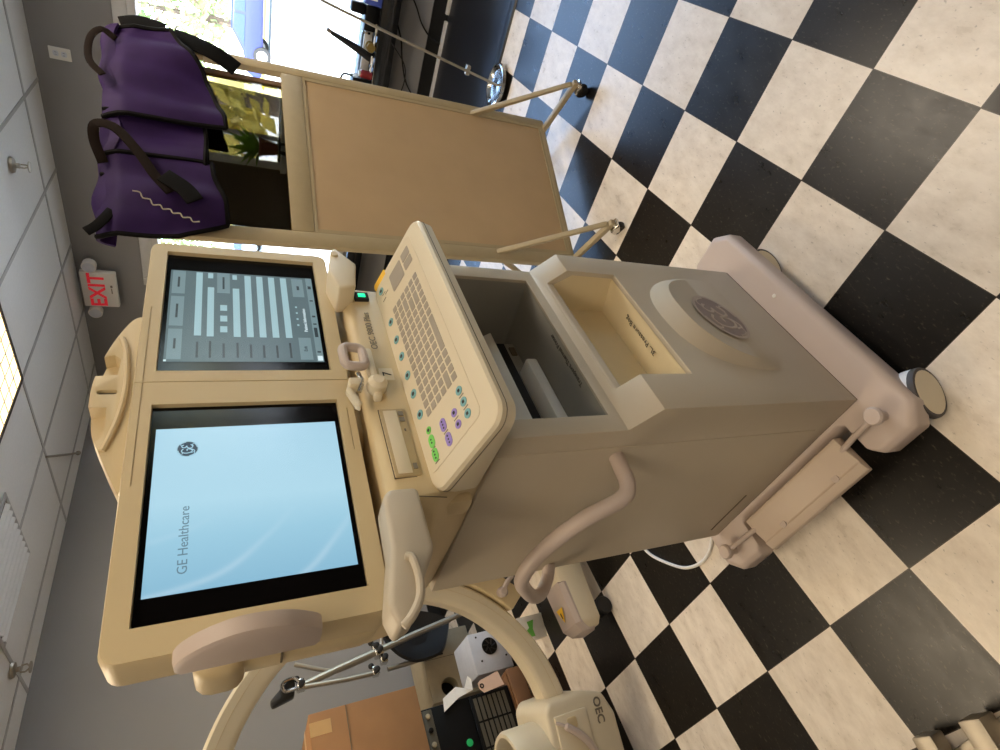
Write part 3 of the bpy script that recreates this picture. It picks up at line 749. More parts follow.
# ------------------------------------------------------------------ mobile x-ray barrier
BR = thing('mobile_barrier', 'tan wheeled x-ray barrier with a laminate lower panel and dark lead glass window', 'barrier', (1.795,.36,0), rot=(0,-.02,math.atan2(-.493,.87)))
BMAT = Matrix.Translation((1.795,.36,0)) @ BR.rotation_euler.to_matrix().to_4x4()
f = MB()
f.box(-.040,0,-.016,.016,.085,1.60); f.box(-.825,-.768,-.016,.016,.085,1.86); f.box(-.768,-.040,-.016,.016,.085,.11)
f.box(-.768,-.04,-.016,.016,1.245,1.325); f.box(-.768,.0,-.016,.016,1.82,1.86); f.box(-.036,-.004,-.014,.014,1.60,1.82)
build('frame', f, TANF, BR, bevel=.004)
build('panel', MB().box(-.768,-.040,-.011,.008,.11,1.245), TANP, BR)
b = MB()
for a in ((-.768,-.753,.11,1.245),(-.055,-.040,.11,1.245),(-.753,-.055,.11,.122),(-.753,-.055,1.233,1.245)): b.box(a[0],a[1],-.0145,-.0105,a[2],a[3])
build('panel_trim', b, TANF, BR)
build('lead_window', MB().box(-.767,-.105,-.004,.004,1.325,1.82), LEADG, BR)
b = MB().box(-.105,-.085,-.010,.010,1.325,1.82)
build('window_edge', b, PM('bronze_edge', (120,92,66), .5), BR)
for i, x in enumerate((-.046,-.785)):
    ft = MB().box(x-.012,x+.012,-.315,.315,.072,.096)
    fo = build('foot', ft, TANF, BR, bevel=.003)
    br = MB()
    for s in (-1, 1):
        br.loft([[(x-.011,s*.016,.46),(x+.011,s*.016,.46),(x+.011,s*.016,.495),(x-.011,s*.016,.495)],[(x-.011,s*.298,.092),(x+.011,s*.298,.092),(x+.011,s*.2984,.110),(x-.011,s*.2984,.110)]])
    build('brace', br, TANF, BR, bevel=.002)
    for s in (-1, 1):
        c = MB().lathe([(.012,.072),(.018,.066),(.018,.058)], (x,s*.298,0)).prism([(s*.298-.022,.068),(s*.298+.034,.066),(s*.298+.050,.036),(s*.298+.022,.025),(s*.298-.01,.048)],'x',x-.020,x+.020)
        co = build('caster', c, CHROME, BR, bevel=.003)
        build('wheel', MB().lathe([(.008,-.014),(.028,-.014),(.031,-.01),(.031,.01),(.028,.014),(.008,.014)], (x,s*.298+.022,.031), 'x'), BLACK, co)

# purple lead aprons thrown over the top of the barrier (frame of the barrier: s runs left)
AP = thing('lead_apron', 'purple lead aprons with black binding draped over the barrier top', 'apron', (1.795,.36,0), rot=(0,-.02,math.atan2(-.493,.87)))
def lerp(tab, s):
    for (a, u), (b, v) in zip(tab[:-1], tab[1:]):
        if a <= s <= b: return u+(v-u)*(s-a)/(b-a)
    return tab[0][1] if s < tab[0][0] else tab[-1][1]
def drape(name, s0, s1, top, bot, off, fold, n=44, k=30, ph=0., mat=PURPLE):
    rows = []; m = MB()
    for i in range(n+1):
        s = s0+(s1-s0)*i/n; zt, zb = lerp(top, s), lerp(bot, s); col = []
        for j in range(k+1):
            t_ = j/k; z = zt+(zb-zt)*t_
            w = fold*(math.sin(s*26+ph+t_*1.6)*.5+math.sin(s*51+ph*2-t_*2.4)*.25+.3*math.sin(s*13+t_*4))*(.25+t_*.75)
            y = -(off*min(1, (zt-z)/.07+.15)**.6+.006*t_)+w
            col.append((-s, min(y, -.022-.004*t_) , z))
        rows.append(col)
    R2 = [[m.v(p) for p in c] for c in rows]
    for a, b in zip(R2[:-1], R2[1:]):
        for j in range(k): m.f((a[j],b[j],b[j+1],a[j+1]))
    bmesh.ops.recalc_face_normals(m.bm, faces=m.bm.faces)
    o = build(name, m, mat, AP, recalc=False)
    md = o.modifiers.new('s', 'SOLIDIFY'); md.thickness = .009; md.offset = 0
    dg = bpy.context.evaluated_depsgraph_get(); dg.update(); me = bpy.data.meshes.new_from_object(o.evaluated_get(dg)); o.modifiers.clear(); o.data = me; finish(me, 60)
    edge = [rows[0][j] for j in range(0,k+1,2)]+[rows[i][k] for i in range(0,n+1,2)]+[rows[n][j] for j in range(k,-1,-2)]
    build('binding', MB().tube([(x,y-.004,z) for x, y, z in edge], .0085, 6), PURPD, o)
    return o
drape('front_panel', .0, .40, [(0,1.87),(.05,1.895),(.18,1.905),(.4,1.90)], [(0,1.70),(.07,1.665),(.16,1.60),(.3,1.555),(.36,1.535),(.40,1.53)], .052, .030, ph=.4)
drape('front_panel', .37, .63, [(.37,1.90),(.5,1.91),(.63,1.90)], [(.37,1.60),(.45,1.595),(.58,1.60),(.63,1.60)], .036, .026, ph=2.)
drape('side_panel', .56, .86, [(.56,1.91),(.7,1.90),(.86,1.905)], [(.56,1.58),(.62,1.575),(.72,1.54),(.79,1.535),(.86,1.68)], .060, .028, ph=4.)
# the backs of the aprons hang behind the glass
m = MB(); rows = []
for i in range(31):
    s = .125+.62*i/30
    rows.append([m.v((-s, .026+.012*math.sin(s*30+j*.3)+.004*j/10+(.0 if j else -.0), 1.905-j*.0585)) for j in range(11)])
for a, b in zip(rows[:-1], rows[1:]):
    for j in range(10): m.f((a[j],b[j],b[j+1],a[j+1]))
o = build('back_panel', m, PURPD, AP)
md = o.modifiers.new('s', 'SOLIDIFY'); md.thickness = .008
dg = bpy.context.evaluated_depsgraph_get(); dg.update(); me = bpy.data.meshes.new_from_object(o.evaluated_get(dg)); o.modifiers.clear(); o.data = me
# roll over the top, connecting front and back
m = MB(); rows = []
for i in range(41):
    s = .0+.86*i/40; zt = 1.862+.012*math.sin(s*11)+.006*math.sin(s*37)
    rows.append([m.v((-s, -.045+.075*j/8, zt+.045*math.sin(PI*j/8)**.7 if j not in (0,8) else zt)) for j in range(9)])
for a, b in zip(rows[:-1], rows[1:]):
    for j in range(8): m.f((a[j],b[j],b[j+1],a[j+1]))
o = build('shoulder_fold', m, PURPLE, AP)
md = o.modifiers.new('s', 'SOLIDIFY'); md.thickness = .010
dg = bpy.context.evaluated_depsgraph_get(); dg.update(); me = bpy.data.meshes.new_from_object(o.evaluated_get(dg)); o.modifiers.clear(); o.data = me; finish(me, 60)
def strap(pts, w, mat, t=.006, name='strap'):
    c = catmull(pts, 6); rings = []
    for i, p in enumerate(c):
        d_ = (c[min(i+1,len(c)-1)]-c[max(i-1,0)]).normalized(); sd = d_.cross(Vector((0,1,0))).normalized()*w/2
        u = Vector((0,t/2,0)); rings.append([p+sd+u,p-sd+u,p-sd-u,p+sd-u])
    return build(name, MB().loft(rings), mat, AP, bevel=.002)
strap([(-.60,-.05,1.89),(-.53,-.07,1.912),(-.485,-.09,1.905),(-.50,-.098,1.85),(-.58,-.10,1.79),(-.66,-.10,1.745),(-.72,-.10,1.70)], .030, BROWNS)
strap([(-.09,-.06,1.865),(-.07,-.07,1.905),(-.12,-.07,1.935),(-.21,-.07,1.935),(-.27,-.075,1.895)], .022, BROWNS)
strap([(-.66,-.104,1.72),(-.71,-.112,1.66),(-.755,-.115,1.63)], .055, PURPD)
strap([(-.78,-.06,1.86),(-.84,-.065,1.895),(-.865,-.06,1.925)], .030, PURPD)
strap([(.008,-.035,1.70),(-.018,-.045,1.63),(-.048,-.045,1.555),(-.085,-.03,1.485)], .07, PURPD)
strap([(.02,-.03,1.86),(.035,-.04,1.80),(.02,-.045,1.72)], .05, PURPD)
zz = [(-.765-.006*i+.008*(i % 2)-(.02 if i < 4 else 0)*(i-4)/4, -.122, 1.80-.0135*i-.006*(i % 2)) for i in range(14)]
build('cord_fringe', MB().tube(catmull(zz, 3), .0022, 5), LACE, AP)

# thin rod stand with a round weighted foot
t = thing('rod_stand', 'thin metal rod stand with a round chrome foot by the black floor edge', 'stand', (2.60,.40,.0))
build('foot', MB().lathe([(.098,.0145),(.122,.020),(.118,.038),(.108,.040),(.10,.034),(.088,.022),(.05,.018),(.015,.022)], n=40), CHROME, t)
c = [(0,0,.02),(.05,-.06,.42),(.10,-.12,.80),(.105,-.15,.98),(.085,-.19,1.16),(.07,-.24,1.36)]
build('rod', MB().tube(catmull(c,8), .0075, 10), STEEL, t)
build('collar', MB().box(.025,.055,-.06,-.005,.20,.225), STEEL, t, bevel=.004)

# ------------------------------------------------------------------ x-ray C-arm
RC = (-.391,2.092); CA = thing('c_arm_machine', 'beige x-ray c-arm with a curved arm and floor legs behind the workstation', 'x-ray machine', (RC[0],RC[1],0), -.35)
def Rp(r, a, y): return (r*math.cos(math.radians(a)), y, .968+r*math.sin(math.radians(a)))
sec = [(.615,.05),(.608,.042),(.608,-.042),(.615,-.05),(.630,-.056),(.690,-.056),(.700,-.046),(.700,.046),(.690,.056),(.63,.056)]
m = MB().loft([[Rp(r, -88+i*2.6, y) for r, y in sec] for i in range(78)])
arm = build('arm', m, ARMB, CA, ang=25)
m = MB()
for y in (-.0572,):
    m.tube([Rp(.663, -80+i*2.6, y) for i in range(72)], .0009, 5)
build('arm_groove', m, BEIGE, arm)
# x-ray tube housing at the lower end
hb = [(.090,-.525),(.122,-.55),(.126,-.71),(.10,-.80),(.02,-.835),(-.46,-.84),(-.48,-.81),(-.48,-.525)]
m = MB().prism([(x,.968+z) for x, z in hb], 'y', -.165, .13)
tb = build('tube_housing', m, ARMB, CA, bevel=.022, seg=3, ang=20)
m = MB().lathe([(.145,-.54),(.145,-.40),(.138,-.388),(.124,-.388),(.118,-.40),(.116,-.52)], (-.085,-.03,.968), 'z', 36, False)
col_ = build('collimator', m, ARMB, CA)
build('collimator_window', MB().lathe([(.119,.0),(.001,.0)], (-.085,-.03,  .968-.47), 'z', 30), BROWNS, col_)
build('housing_step', MB().box(-.46,.070,-.176,-.160,.968-.70,.968-.555), BEIGE2, tb, bevel=.006)
build('housing_ridge', MB().tube(catmull([(.05,-.172,.968-.555),(.030,-.186,.968-.59),(-.01,-.19,.968-.64),(-.06,-.186,.968-.68),(-.14,-.18,.968-.71)],6), [.006]*6+[.014]*13+[.016]*6, 8), MAUVE, tb)
build('release_button', MB().prism(rrect(.015,.055,.968-.645,.968-.60,.01,3),'y',-.181,-.174), BEIGE, tb, bevel=.003)
m = MB().add(text_mesh('OEC', .046, offset=.0012), frame((.092,-.1668,.968-.745), (-1,0,0), (0,0,-1)))
build('housing_lettering', m, INKG, tb)
# image intensifier at the upper end (out of the photo's left edge)
m = MB().lathe([(.145,.30),(.15,.34),(.15,.52),(.11,.62),(.11,.72)], (-.36,-.03,.968), 'z', 30)
build('image_intensifier', m, BEIGE2, CA)
# arm carrier, column, base and legs
m = MB().loft([[Rp(r, -14-i*4.2, y) for r, y in ((.706,-.085),(.80,-.085),(.80,.085),(.706,.085))] for i in range(9)])
cr = build('arm_carrier', m, BEIGE, CA, bevel=.010)
for a in (-30,-41):
    p = Rp(.735, a, -.085)
    build('brake_lever', MB().lathe([(.020,.0),(.022,-.03),(.014,-.04)], p, 'y').tube(catmull([(p[0],p[1]-.025,p[2]),(p[0]+.03,p[1]-.035,p[2]-.02),(p[0]+.055,p[1]-.03,p[2]-.055)],5), .011, 8), MAUVE, cr)
build('cross_arm', MB().prism(rrect(-.07,.07,.62,.76,.02),'x',.74,1.15), BEIGE, CA)
build('column', MB().prism(rrect(1.05,1.30,-.13,.13,.03),'z',.20,1.0), BEIGE, CA)
build('cabinet', MB().box(1.0,1.5,-.25,.25,.20,.62), BEIGE2, CA, bevel=.02)
settle_m = Matrix.Translation((RC[0],RC[1],0)) @ rotz(-.35)
cinv = settle_m.inverted()
def leg(p, q, w0, w1, name='leg'):       # world floor points
    p = Vector((p[0],p[1],0)); q = Vector((q[0],q[1],0)); d_ = (q-p).normalized(); n_ = Vector((-d_.y,d_.x,0))
    rings = []
    for c, w, zt, zb in ((p,w0,.23,.08),(q-d_*.20,w1*1.05,.205,.08),(q-d_*.03,w1,.19,.08),(q,w1*.8,.165,.09)):
        rings.append([c+n_*w+Vector((0,0,zb)), c-n_*w+Vector((0,0,zb)), c-n_*w*.92+Vector((0,0,zt-.03)), c-n_*w*.72+Vector((0,0,zt)), c+n_*w*.72+Vector((0,0,zt)), c+n_*w*.92+Vector((0,0,zt-.03))])
    l = build(name, MB().loft(rings).xf(cinv), ARMB, CA, bevel=.008)
    rings = []
    for k, w, zt in ((-.215,w1*.80,.209),(-.205,w1*.93,.213),(-.03,w1*.86,.197),(.004,w1*.70,.170),(.012,w1*.55,.13)):
        c = q+d_*k
        rings.append([c+n_*w+Vector((0,0,.11)), c-n_*w+Vector((0,0,.11)), c-n_*w+Vector((0,0,zt-.02)), c-n_*w*.8+Vector((0,0,zt)), c+n_*w*.8+Vector((0,0,zt)), c+n_*w+Vector((0,0,zt-.02))])
    bp = build('bumper', MB().loft(rings).xf(cinv), MAUVE, l, bevel=.006)
    c = q-d_*.085
    tri = [c+d_*.03+Vector((0,0,.2065)), c-d_*.03+n_*.03+Vector((0,0,.2125)), c-d_*.03-n_*.03+Vector((0,0,.2125))]
    m = MB(); m.loft([[v_ for v_ in tri],[v_+Vector((0,0,.0012)) for v_ in tri]]); m.m = 1
    m.loft([[c+d_*.012+n_*.003+Vector((0,0,.2105)), c+d_*.012-n_*.003+Vector((0,0,.2105)), c-d_*.012-n_*.004+Vector((0,0,.2135)), c-d_*.012+n_*.004+Vector((0,0,.2135))],[c+d_*.012+n_*.003+Vector((0,0,.2112)), c+d_*.012-n_*.003+Vector((0,0,.2112)), c-d_*.012-n_*.004+Vector((0,0,.2142)), c-d_*.012+n_*.004+Vector((0,0,.2142))]])
    build('warning_sticker', m.xf(cinv), [YELLOW, INK], l)
    c = q-d_*.07+n_*.050
    ca = build('caster', MB().lathe([(.03,.09),(.03,.06),(.02,.05)], (c.x,c.y,0)).xf(cinv), SCREWM, l)
    w_ = MB()
    ax = n_
    for s in (-1,1):
        o_ = c+ax*s*.034
        w_.m = 0
        rr = MB().lathe([(.015,-.011),(.034,-.011),(.038,-.007),(.038,.007),(.034,.011),(.015,.011)], (0,0,0), 'x', 24)
        me = bpy.data.meshes.new('w'); rr.bm.to_mesh(me); rr.bm.free()
        w_.add(me, Matrix.Translation((o_.x,o_.y,.038)) @ rotz(math.atan2(ax.y,ax.x))); bpy.data.meshes.remove(me)
    build('wheel', w_.xf(cinv), BLACK, ca)
    return l
leg((.62,1.80), (-.115,1.90), .135, .092)
leg((.75,2.35), (1.02,2.95), .11, .085)
build('base_plate', MB().prism(rrect(.50,1.0,1.62,2.45,.05),'z',.10,.24).xf(cinv), BEIGE, CA, bevel=.01)

# ------------------------------------------------------------------ equipment by the back wall
t = thing('equipment_rack', 'black equipment rack with a green lamp and a grille, carrying the cardboard box', 'rack', (-.32,2.70,.20))
build('case', MB().box(-.33,.315,.0,.46,.0,.49), BLKDEV, t, bevel=.006)
fr = MB(); fr.box(-.31,.305,-.012,.0,.02,.232)
gr = build('grille_panel', fr, BLKDEV, t, bevel=.003)
for r_ in range(7):
    for c_ in range(5):
        build('vent', MB().box(.292-c_*.115-.105,.292-c_*.115,-.0145,-.0115,.034+r_*.027,.052+r_*.027), GRILLE, gr)
up = build('connector_strip', MB().box(-.31,.305,-.010,.0,.435,.487), GRILLE, t, bevel=.003)
for i in range(9): build('connector', MB().lathe([(.012,-.010),(.012,-.018),(.008,-.02)], (.275-i*.062,0,.461), 'y', 14), BLKDEV if i % 2 else OLIVE, up)
build('indicator_lamp', MB().lathe([(.017,-.001),(.015,-.006),(.001,-.008)], (.115,0,.285), 'y', 20), PM('green_indicator', (20,110,60), .3, emit=(30,150,80), estr=.5), t)
t = thing('wooden_crate', 'brown wooden crate under the black equipment rack', 'crate', (-.30,2.70,0))
for z in (.005,.105):
    build('board', MB().box(-.40,.36,-.04,-.02,z,z+.09), WOOD, t, bevel=.003); build('board', MB().box(-.40,.36,.45,.47,z,z+.09), WOOD, t, bevel=.003)
for x in (-.40,.34): build('end_board', MB().box(x,x+.02,-.0195,.4495,.005,.195), WOOD, t, bevel=.003)
build('top_board', MB().box(-.379,.339,-.0195,.4495,.170,.1995), WOOD, t)
t = thing('cardboard_box', 'closed brown cardboard box sealed with tape on top of the black rack', 'box', (-.30,2.90,.691), .03)
build('carton', MB().box(-.40,.40,-.235,.20,0,.515), CARD, t, bevel=.004)
build('tape', MB().box(-.40,-.39,-.2365,-.2345,.0,.515).box(-.401,.401,-.04,.02,.5145,.516), TAPE, t)
build('tape_end', MB().box(.30,.36,-.2362,-.2345,.42,.515), TAPE, t)
build('flap', MB().box(-.398,.398,-.2375,-.2352,.345,.348), SEAM, t)
m = MB().poly([(0,0,0),(0,0,0)]) if False else MB()
def sheet(name, pts, mat, label, cat, group=None):
    m = MB(); v_ = [Vector(p) for p in pts]; n_ = (v_[1]-v_[0]).cross(v_[2]-v_[0]).normalized()*.0012
    m.loft([[p-n_ for p in v_],[p+n_ for p in v_]]); return tag(build(name, m, mat), label, cat, group)
sheet('paper_sheet', [(.012,2.682,.567),(.049,2.68,.488),(.012,2.68,.402),(-.005,2.68,.488),(-.048,2.682,.576)], PAPER, 'white paper hanging off the corner of the black rack', 'paper')
sheet('paper_sheet', [(.027,2.67,.448),(.081,2.67,.414),(.060,2.668,.40),(.009,2.672,.405)], PAPER, 'small bent white paper sticking up beside the rack', 'paper')
t = thing('paper_tag', 'pinkish paper tag with a hole hanging on the rack side', 'tag', (.0,2.66,.375), 0)
m = MB().prism([(-.01,-.14),(.062,-.127),(.040,-.015),(.028,.0),(.0,-.002),(-.022,-.02)], 'y', -.001, .001)
build('card', m, PINK, t); build('eyelet', MB().ringdisc((.012,-.003,-.018),.006,.012,'y',.0015,16), SCREWM, t)
t = thing('white_equipment_box', 'white metal box with a round black fan beside the rack', 'box', (.265,2.93,0), -.1)
build('case', MB().box(-.115,.115,.0,.30,.012,.25), WHBOX, t, bevel=.004)
fn = build('fan', MB().lathe([(.048,-.001),(.048,-.006),(.044,-.007),(.012,-.004)], (.025,0,.13), 'y', 28), BLKDEV, t)
for k in range(7):
    a = k*2*PI/7; build('blade', MB().tube([(.025+.012*math.cos(a),-.006,  .13+.012*math.sin(a)),(.025+.042*math.cos(a+.4),-.0065,  .13+.042*math.sin(a+.4))], .0045, 5), SCREWM, fn)
for x, z in ((-.045,.04),(.085,.04),(-.045,.20),(.09,.20)): build('screw', MB().lathe([(.006,0),(.005,-.003)], (x,0,z), 'y', 10), SCREWM, t)
for x in (-.09,.09): build('foot', MB().lathe([(.012,0),(.012,.013)], (x,.04,0)).lathe([(.012,0),(.012,.013)], (x,.26,0)), BLACK, t)
t = thing('storage_cabinet', 'low beige cabinet with a round dark opening beneath the chrome support stand', 'cabinet', (.46,3.52,0), -.03)
build('case', MB().box(-.22,.22,.0,.34,.0,.36), OLIVE, t, bevel=.004, cut=[MB().lathe([(.058,-.05),(.058,.12)], (-.145,0,.225), 'y', 26)])
build('opening_lining', MB().lathe([(.0575,.10),(.001,.10)], (-.145,0,.225), 'y', 26), BLACK, t)
build('door_gap', MB().box(.044,.047,-.001,.003,.01,.35), SEAM, t); build('latch', MB().box(.06,.07,-.012,.0,.22,.25), SCREWM, t)
# chrome jointed support stand with a black shell seat
t = thing('support_stand', 'chrome tube support stand with clamps and a black shell seat', 'stand', (.50,3.45,0))
def S(p): return (p[0]-.50,p[1]-3.45,p[2])
def px(X,Yv,Zv): return S((X,Yv,Zv))
seat = [(.70,.625),(.80,.60),(.845,.53),(.80,.33),(.74,.20),(.69,.150),(.60,.185),(.515,.235),(.482,.30),(.476,.43),(.523,.52),(.60,.585)]
sp_ = [(p.x,p.y) for p in catmull([(a,b,0) for a, b in seat],4,True)]
rings = [[S((x,3.42,z)) for x, z in sp_],[S((.66+(x-.66)*.96,3.39,.41+(z-.41)*.96)) for x, z in sp_],[S((.66+(x-.66)*.80,3.40,.41+(z-.41)*.8)) for x, z in sp_],[S((.66+(x-.66)*.3,3.425,.41+(z-.41)*.3)) for x, z in sp_]]
build('seat_shell', MB().loft(rings), FABBLK, t)
build('long_tube', MB().tube([S(p) for p in ((.475,3.33,1.16),(.525,3.33,.93),(.572,3.33,.685),(.62,3.32,.43),(.661,3.31,.175))], .020, 10), STEEL, t)
build('upper_tube', MB().tube(catmull([S(p) for p in ((.62,3.36,1.18),(.565,3.36,1.06),(.527,3.36,.965),(.528,3.36,.91),(.545,3.36,.81),(.563,3.36,.718))],6), .013, 10), STEEL, t)
build('lower_tube', MB().tube([S(p) for p in ((.462,3.31,1.15),(.439,3.30,.91),(.435,3.30,.75))], .014, 10), STEEL, t)
build('seat_tube', MB().tube(catmull([S(p) for p in ((.575,3.36,.66),(.63,3.37,.648),(.69,3.37,.631),(.74,3.37,.595),(.757,3.37,.54),(.762,3.37,.486))],6), .012, 10), STEEL, t)
build('rear_tube', MB().tube([S(p) for p in ((.494,3.455,.62),(.50,3.46,.47),(.505,3.462,.385))], .015, 10), STEEL, t)
build('standing_leg', MB().tube([S(p) for p in ((.661,3.31,.175),(.70,3.32,.012))], .017, 10), STEEL, t)
for X_, Y_, Z_, r in ((.565,3.33,.685,.034),(.51,3.32,.665,.028),(.598,3.34,.70,.024),(.445,3.31,.73,.026),(.478,3.325,1.16,.03)):
    cl = build('clamp', MB().box(*[v for ab in ((S((X_-r,Y_,Z_))[0],S((X_+r,Y_,Z_))[0]),(Y_-3.45-r,Y_-3.45+r),(Z_-r*.8,Z_+r*.8)) for v in ab]), CHROME, t, bevel=.008)
    build('knob', MB().lathe([(.010,-r-.012),(.018,-r-.02),(.018,-r-.04),(.01,-r-.045)], S((X_-.008,Y_,Z_)), 'y', 14), BLACK, cl); build('knob', MB().ball(S((X_+r+.012,Y_,Z_+.02)), .018, 6), BLACK, cl)
build('pad', MB().prism([(.424,1.20),(.49,1.19),(.54,1.20),(.489,1.264),(.43,1.33),(.395,1.32)], 'y', 3.30, 3.36).xf(Matrix.Translation((-.5,-3.45,0))), FABBLK, t, bevel=.012)
build('pad_bracket', MB().tube(catmull([S(p) for p in ((.478,3.30,1.16),(.515,3.29,1.20),(.50,3.285,1.26),(.455,3.29,1.25),(.46,3.30,1.18))],6), .010, 8), CHROME, t)
# flyer carton on the floor
t = thing('small_carton', 'small white carton with a green print standing on the floor behind the arm', 'carton', (.165,2.47,0), -.25)
build('box', MB().box(-.06,.06,-.035,.035,0,.15), PAPER, t, bevel=.002)
build('green_print', MB().prism([(-.045,.07),(-.01,.075),(.035,.06),(.03,.10),(.0,.095),(-.02,.125),(-.045,.115)], 'y', -.0362, -.0350), GREENB, t)
build('lid', MB().box(-.06,.06,-.036,.0,.1501,.152).xf(Matrix.Identity(4)), PAPER, t)

# metal cart foot at the lower edge of the photo
t = thing('metal_cart_base', 'grey metal cart base with two bars cut by the photo edge', 'cart', (-1.0,.78,0))
def cb(name, p, q, w, h, z):
    p = Vector((p[0]+1.0,p[1]-.78,0)); q = Vector((q[0]+1.0,q[1]-.78,0)); d_ = (q-p).normalized(); n_ = Vector((-d_.y,d_.x,0))*w/2
    build(name, MB().loft([[c+n_+Vector((0,0,z)),c-n_+Vector((0,0,z)),c-n_+Vector((0,0,z+h)),c+n_+Vector((0,0,z+h))] for c in (p,q)]), STEEL, t, bevel=.004)
cb('side_bar', (-.885,.845), (-1.3,.93), .05, .05, .025)
cb('side_bar', (-.892,.705), (-1.3,.79), .05, .06, .03)
cb('cross_bar', (-.955,.90), (-.915,.60), .03, .02, .01)
for x, y in ((-1.05,.875),(-1.06,.74)):
    c_ = build('caster', MB().lathe([(.015,.075),(.015,.05)], (x+1.0,y-.78,0)), SCREWM, t)
    build('wheel', MB().lathe([(.008,-.012),(.028,-.012),(.03,-.009),(.03,.009),(.028,.012),(.008,.012)], (x+1.0,y-.78,.03), 'x', 20), BLACK, c_)

# ------------------------------------------------------------------ clutter on the black window ledge
def ledge_thing(kind, label, cat, x, y): return thing(kind, label, cat, (x,y,.541), 0)
t = ledge_thing('dark_toolbox', 'dark open tool caddy on the black window ledge nearest the barrier', 'caddy', 3.76, .90)
build('tray', MB().box(-.07,.07,-.10,.10,0,.13), BLKDEV, t, bevel=.005); build('handle', MB().tube(catmull([(0,-.095,.12),(0,-.08,.20),(0,.08,.20),(0,.095,.12)],6), .008, 8), BLACK, t)
t = ledge_thing('red_can', 'small red can beside the dark tool caddy on the ledge', 'can', 3.70, .765)
build('body', MB().lathe([(.028,0),(.028,.075),(.02,.083)]), PM('dull_red', (130,36,40), .4), t); build('lid', MB().lathe([(.02,.083),(.02,.095)]), WHITEP, t)
t = ledge_thing('hand_brush', 'black brush leaning upright on the ledge against the window', 'brush', 3.80, .62)
build('handle', MB().tube([(0,.05,.0),(0,.0,.13),(0,-.06,.32)], [.028,.026,.012], 8), BLACK, t); build('ferrule', MB().tube([(0,-.055,.30),(0,-.065,.33)], .015, 8), STEEL, t)
t = ledge_thing('brass_spool', 'brass coloured spool lying on the window ledge', 'spool', 3.72, .58)
build('drum', MB().lathe([(.022,-.03),(.022,.03)], (0,0,.03), 'x'), PM('brass', (150,120,60), .35, metal=.8), t)
for s in (-1,1): build('flange', MB().lathe([(.031,s*.03),(.031,s*.035)], (0,0,.031), 'x'), PM('brass_flange', (150,126,70), .35, metal=.8) if s < 0 else MATS['brass_flange'], t)
t = ledge_thing('dark_machine', 'dark small machine standing on the window ledge near the photo edge', 'machine', 3.78, .42)
build('body', MB().box(-.05,.05,-.09,.07,0,.09), BLKDEV, t, bevel=.01); build('head', MB().box(-.04,.04,-.09,-.02,.09,.19), BLKDEV, t, bevel=.012)
build('wheel', MB().lathe([(.03,0),(.03,.012)], (0,.08,.06), 'y'), CHROME, t)
t = ledge_thing('blue_box', 'blue carton on the window ledge at the photo edge', 'box', 3.72, .26)
build('carton', MB().box(-.04,.04,-.06,.06,0,.11), PM('blue_carton', (60,80,170), .5), t, bevel=.003); build('label', MB().box(-.0412,-.04,-.03,.03,.03,.08), PAPER, t)
for i, (x, y, lab) in enumerate(((3.70,.70,'bent silver pliers lying across the window ledge'),(3.69,.49,'silver scissors lying on the ledge beside the brass spool'))):
    t = ledge_thing('hand_tool', lab, 'tool', x, y)
    for s in (-1,1):
        build('jaw', MB().tube(catmull([(-.03*s,-.06,.008),(-.012*s,-.01,.01),(.008*s,.03,.012),(.002*s,.07,.012)],5), .006, 6), STEEL if i else WHITEP, t)
    build('pivot', MB().lathe([(.009,0),(.009,.02)], (0,.0,.002)), SCREWM, t)

# ------------------------------------------------------------------ potted plant by the window behind the camera
t = thing('potted_plant', 'leafy green plant in a brown pot by the window behind the camera', 'plant', (2.03,-2.80,1.09), 0)
build('pot', MB().lathe([(.05,0),(.075,.13),(.082,.135),(.082,.16),(.07,.16),(.068,.12)]), TERRA, t)
m = MB()
for i in range(70):
    a = random.uniform(0,2*PI); el = random.uniform(.1,1.3); L_ = random.uniform(.10,.26)
    tip = Vector((math.cos(a)*math.cos(el)*L_, math.sin(a)*math.cos(el)*L_, .15+math.sin(el)*L_*1.2)); b0 = Vector((0,0,.13)); mid = (b0+tip)/2+Vector((0,0,.03))
    sd = Vector((-math.sin(a),math.cos(a),0))*random.uniform(.015,.03); m.poly([b0, mid+sd, tip, mid-sd])
build('foliage', m, LEAF, t, recalc=False)
t = thing('plant_stand', 'dark slender plant stand by the window behind the camera', 'stand', (2.03,-2.80,0), 0)
build('top', MB().lathe([(.11,1.07),(.11,1.088)]), SCREWM, t)
for k in range(3): build('leg', MB().tube([(.05*math.cos(k*2.1),.05*math.sin(k*2.1),1.07),(.16*math.cos(k*2.1),.16*math.sin(k*2.1),.01)], .01, 8), SCREWM, t)

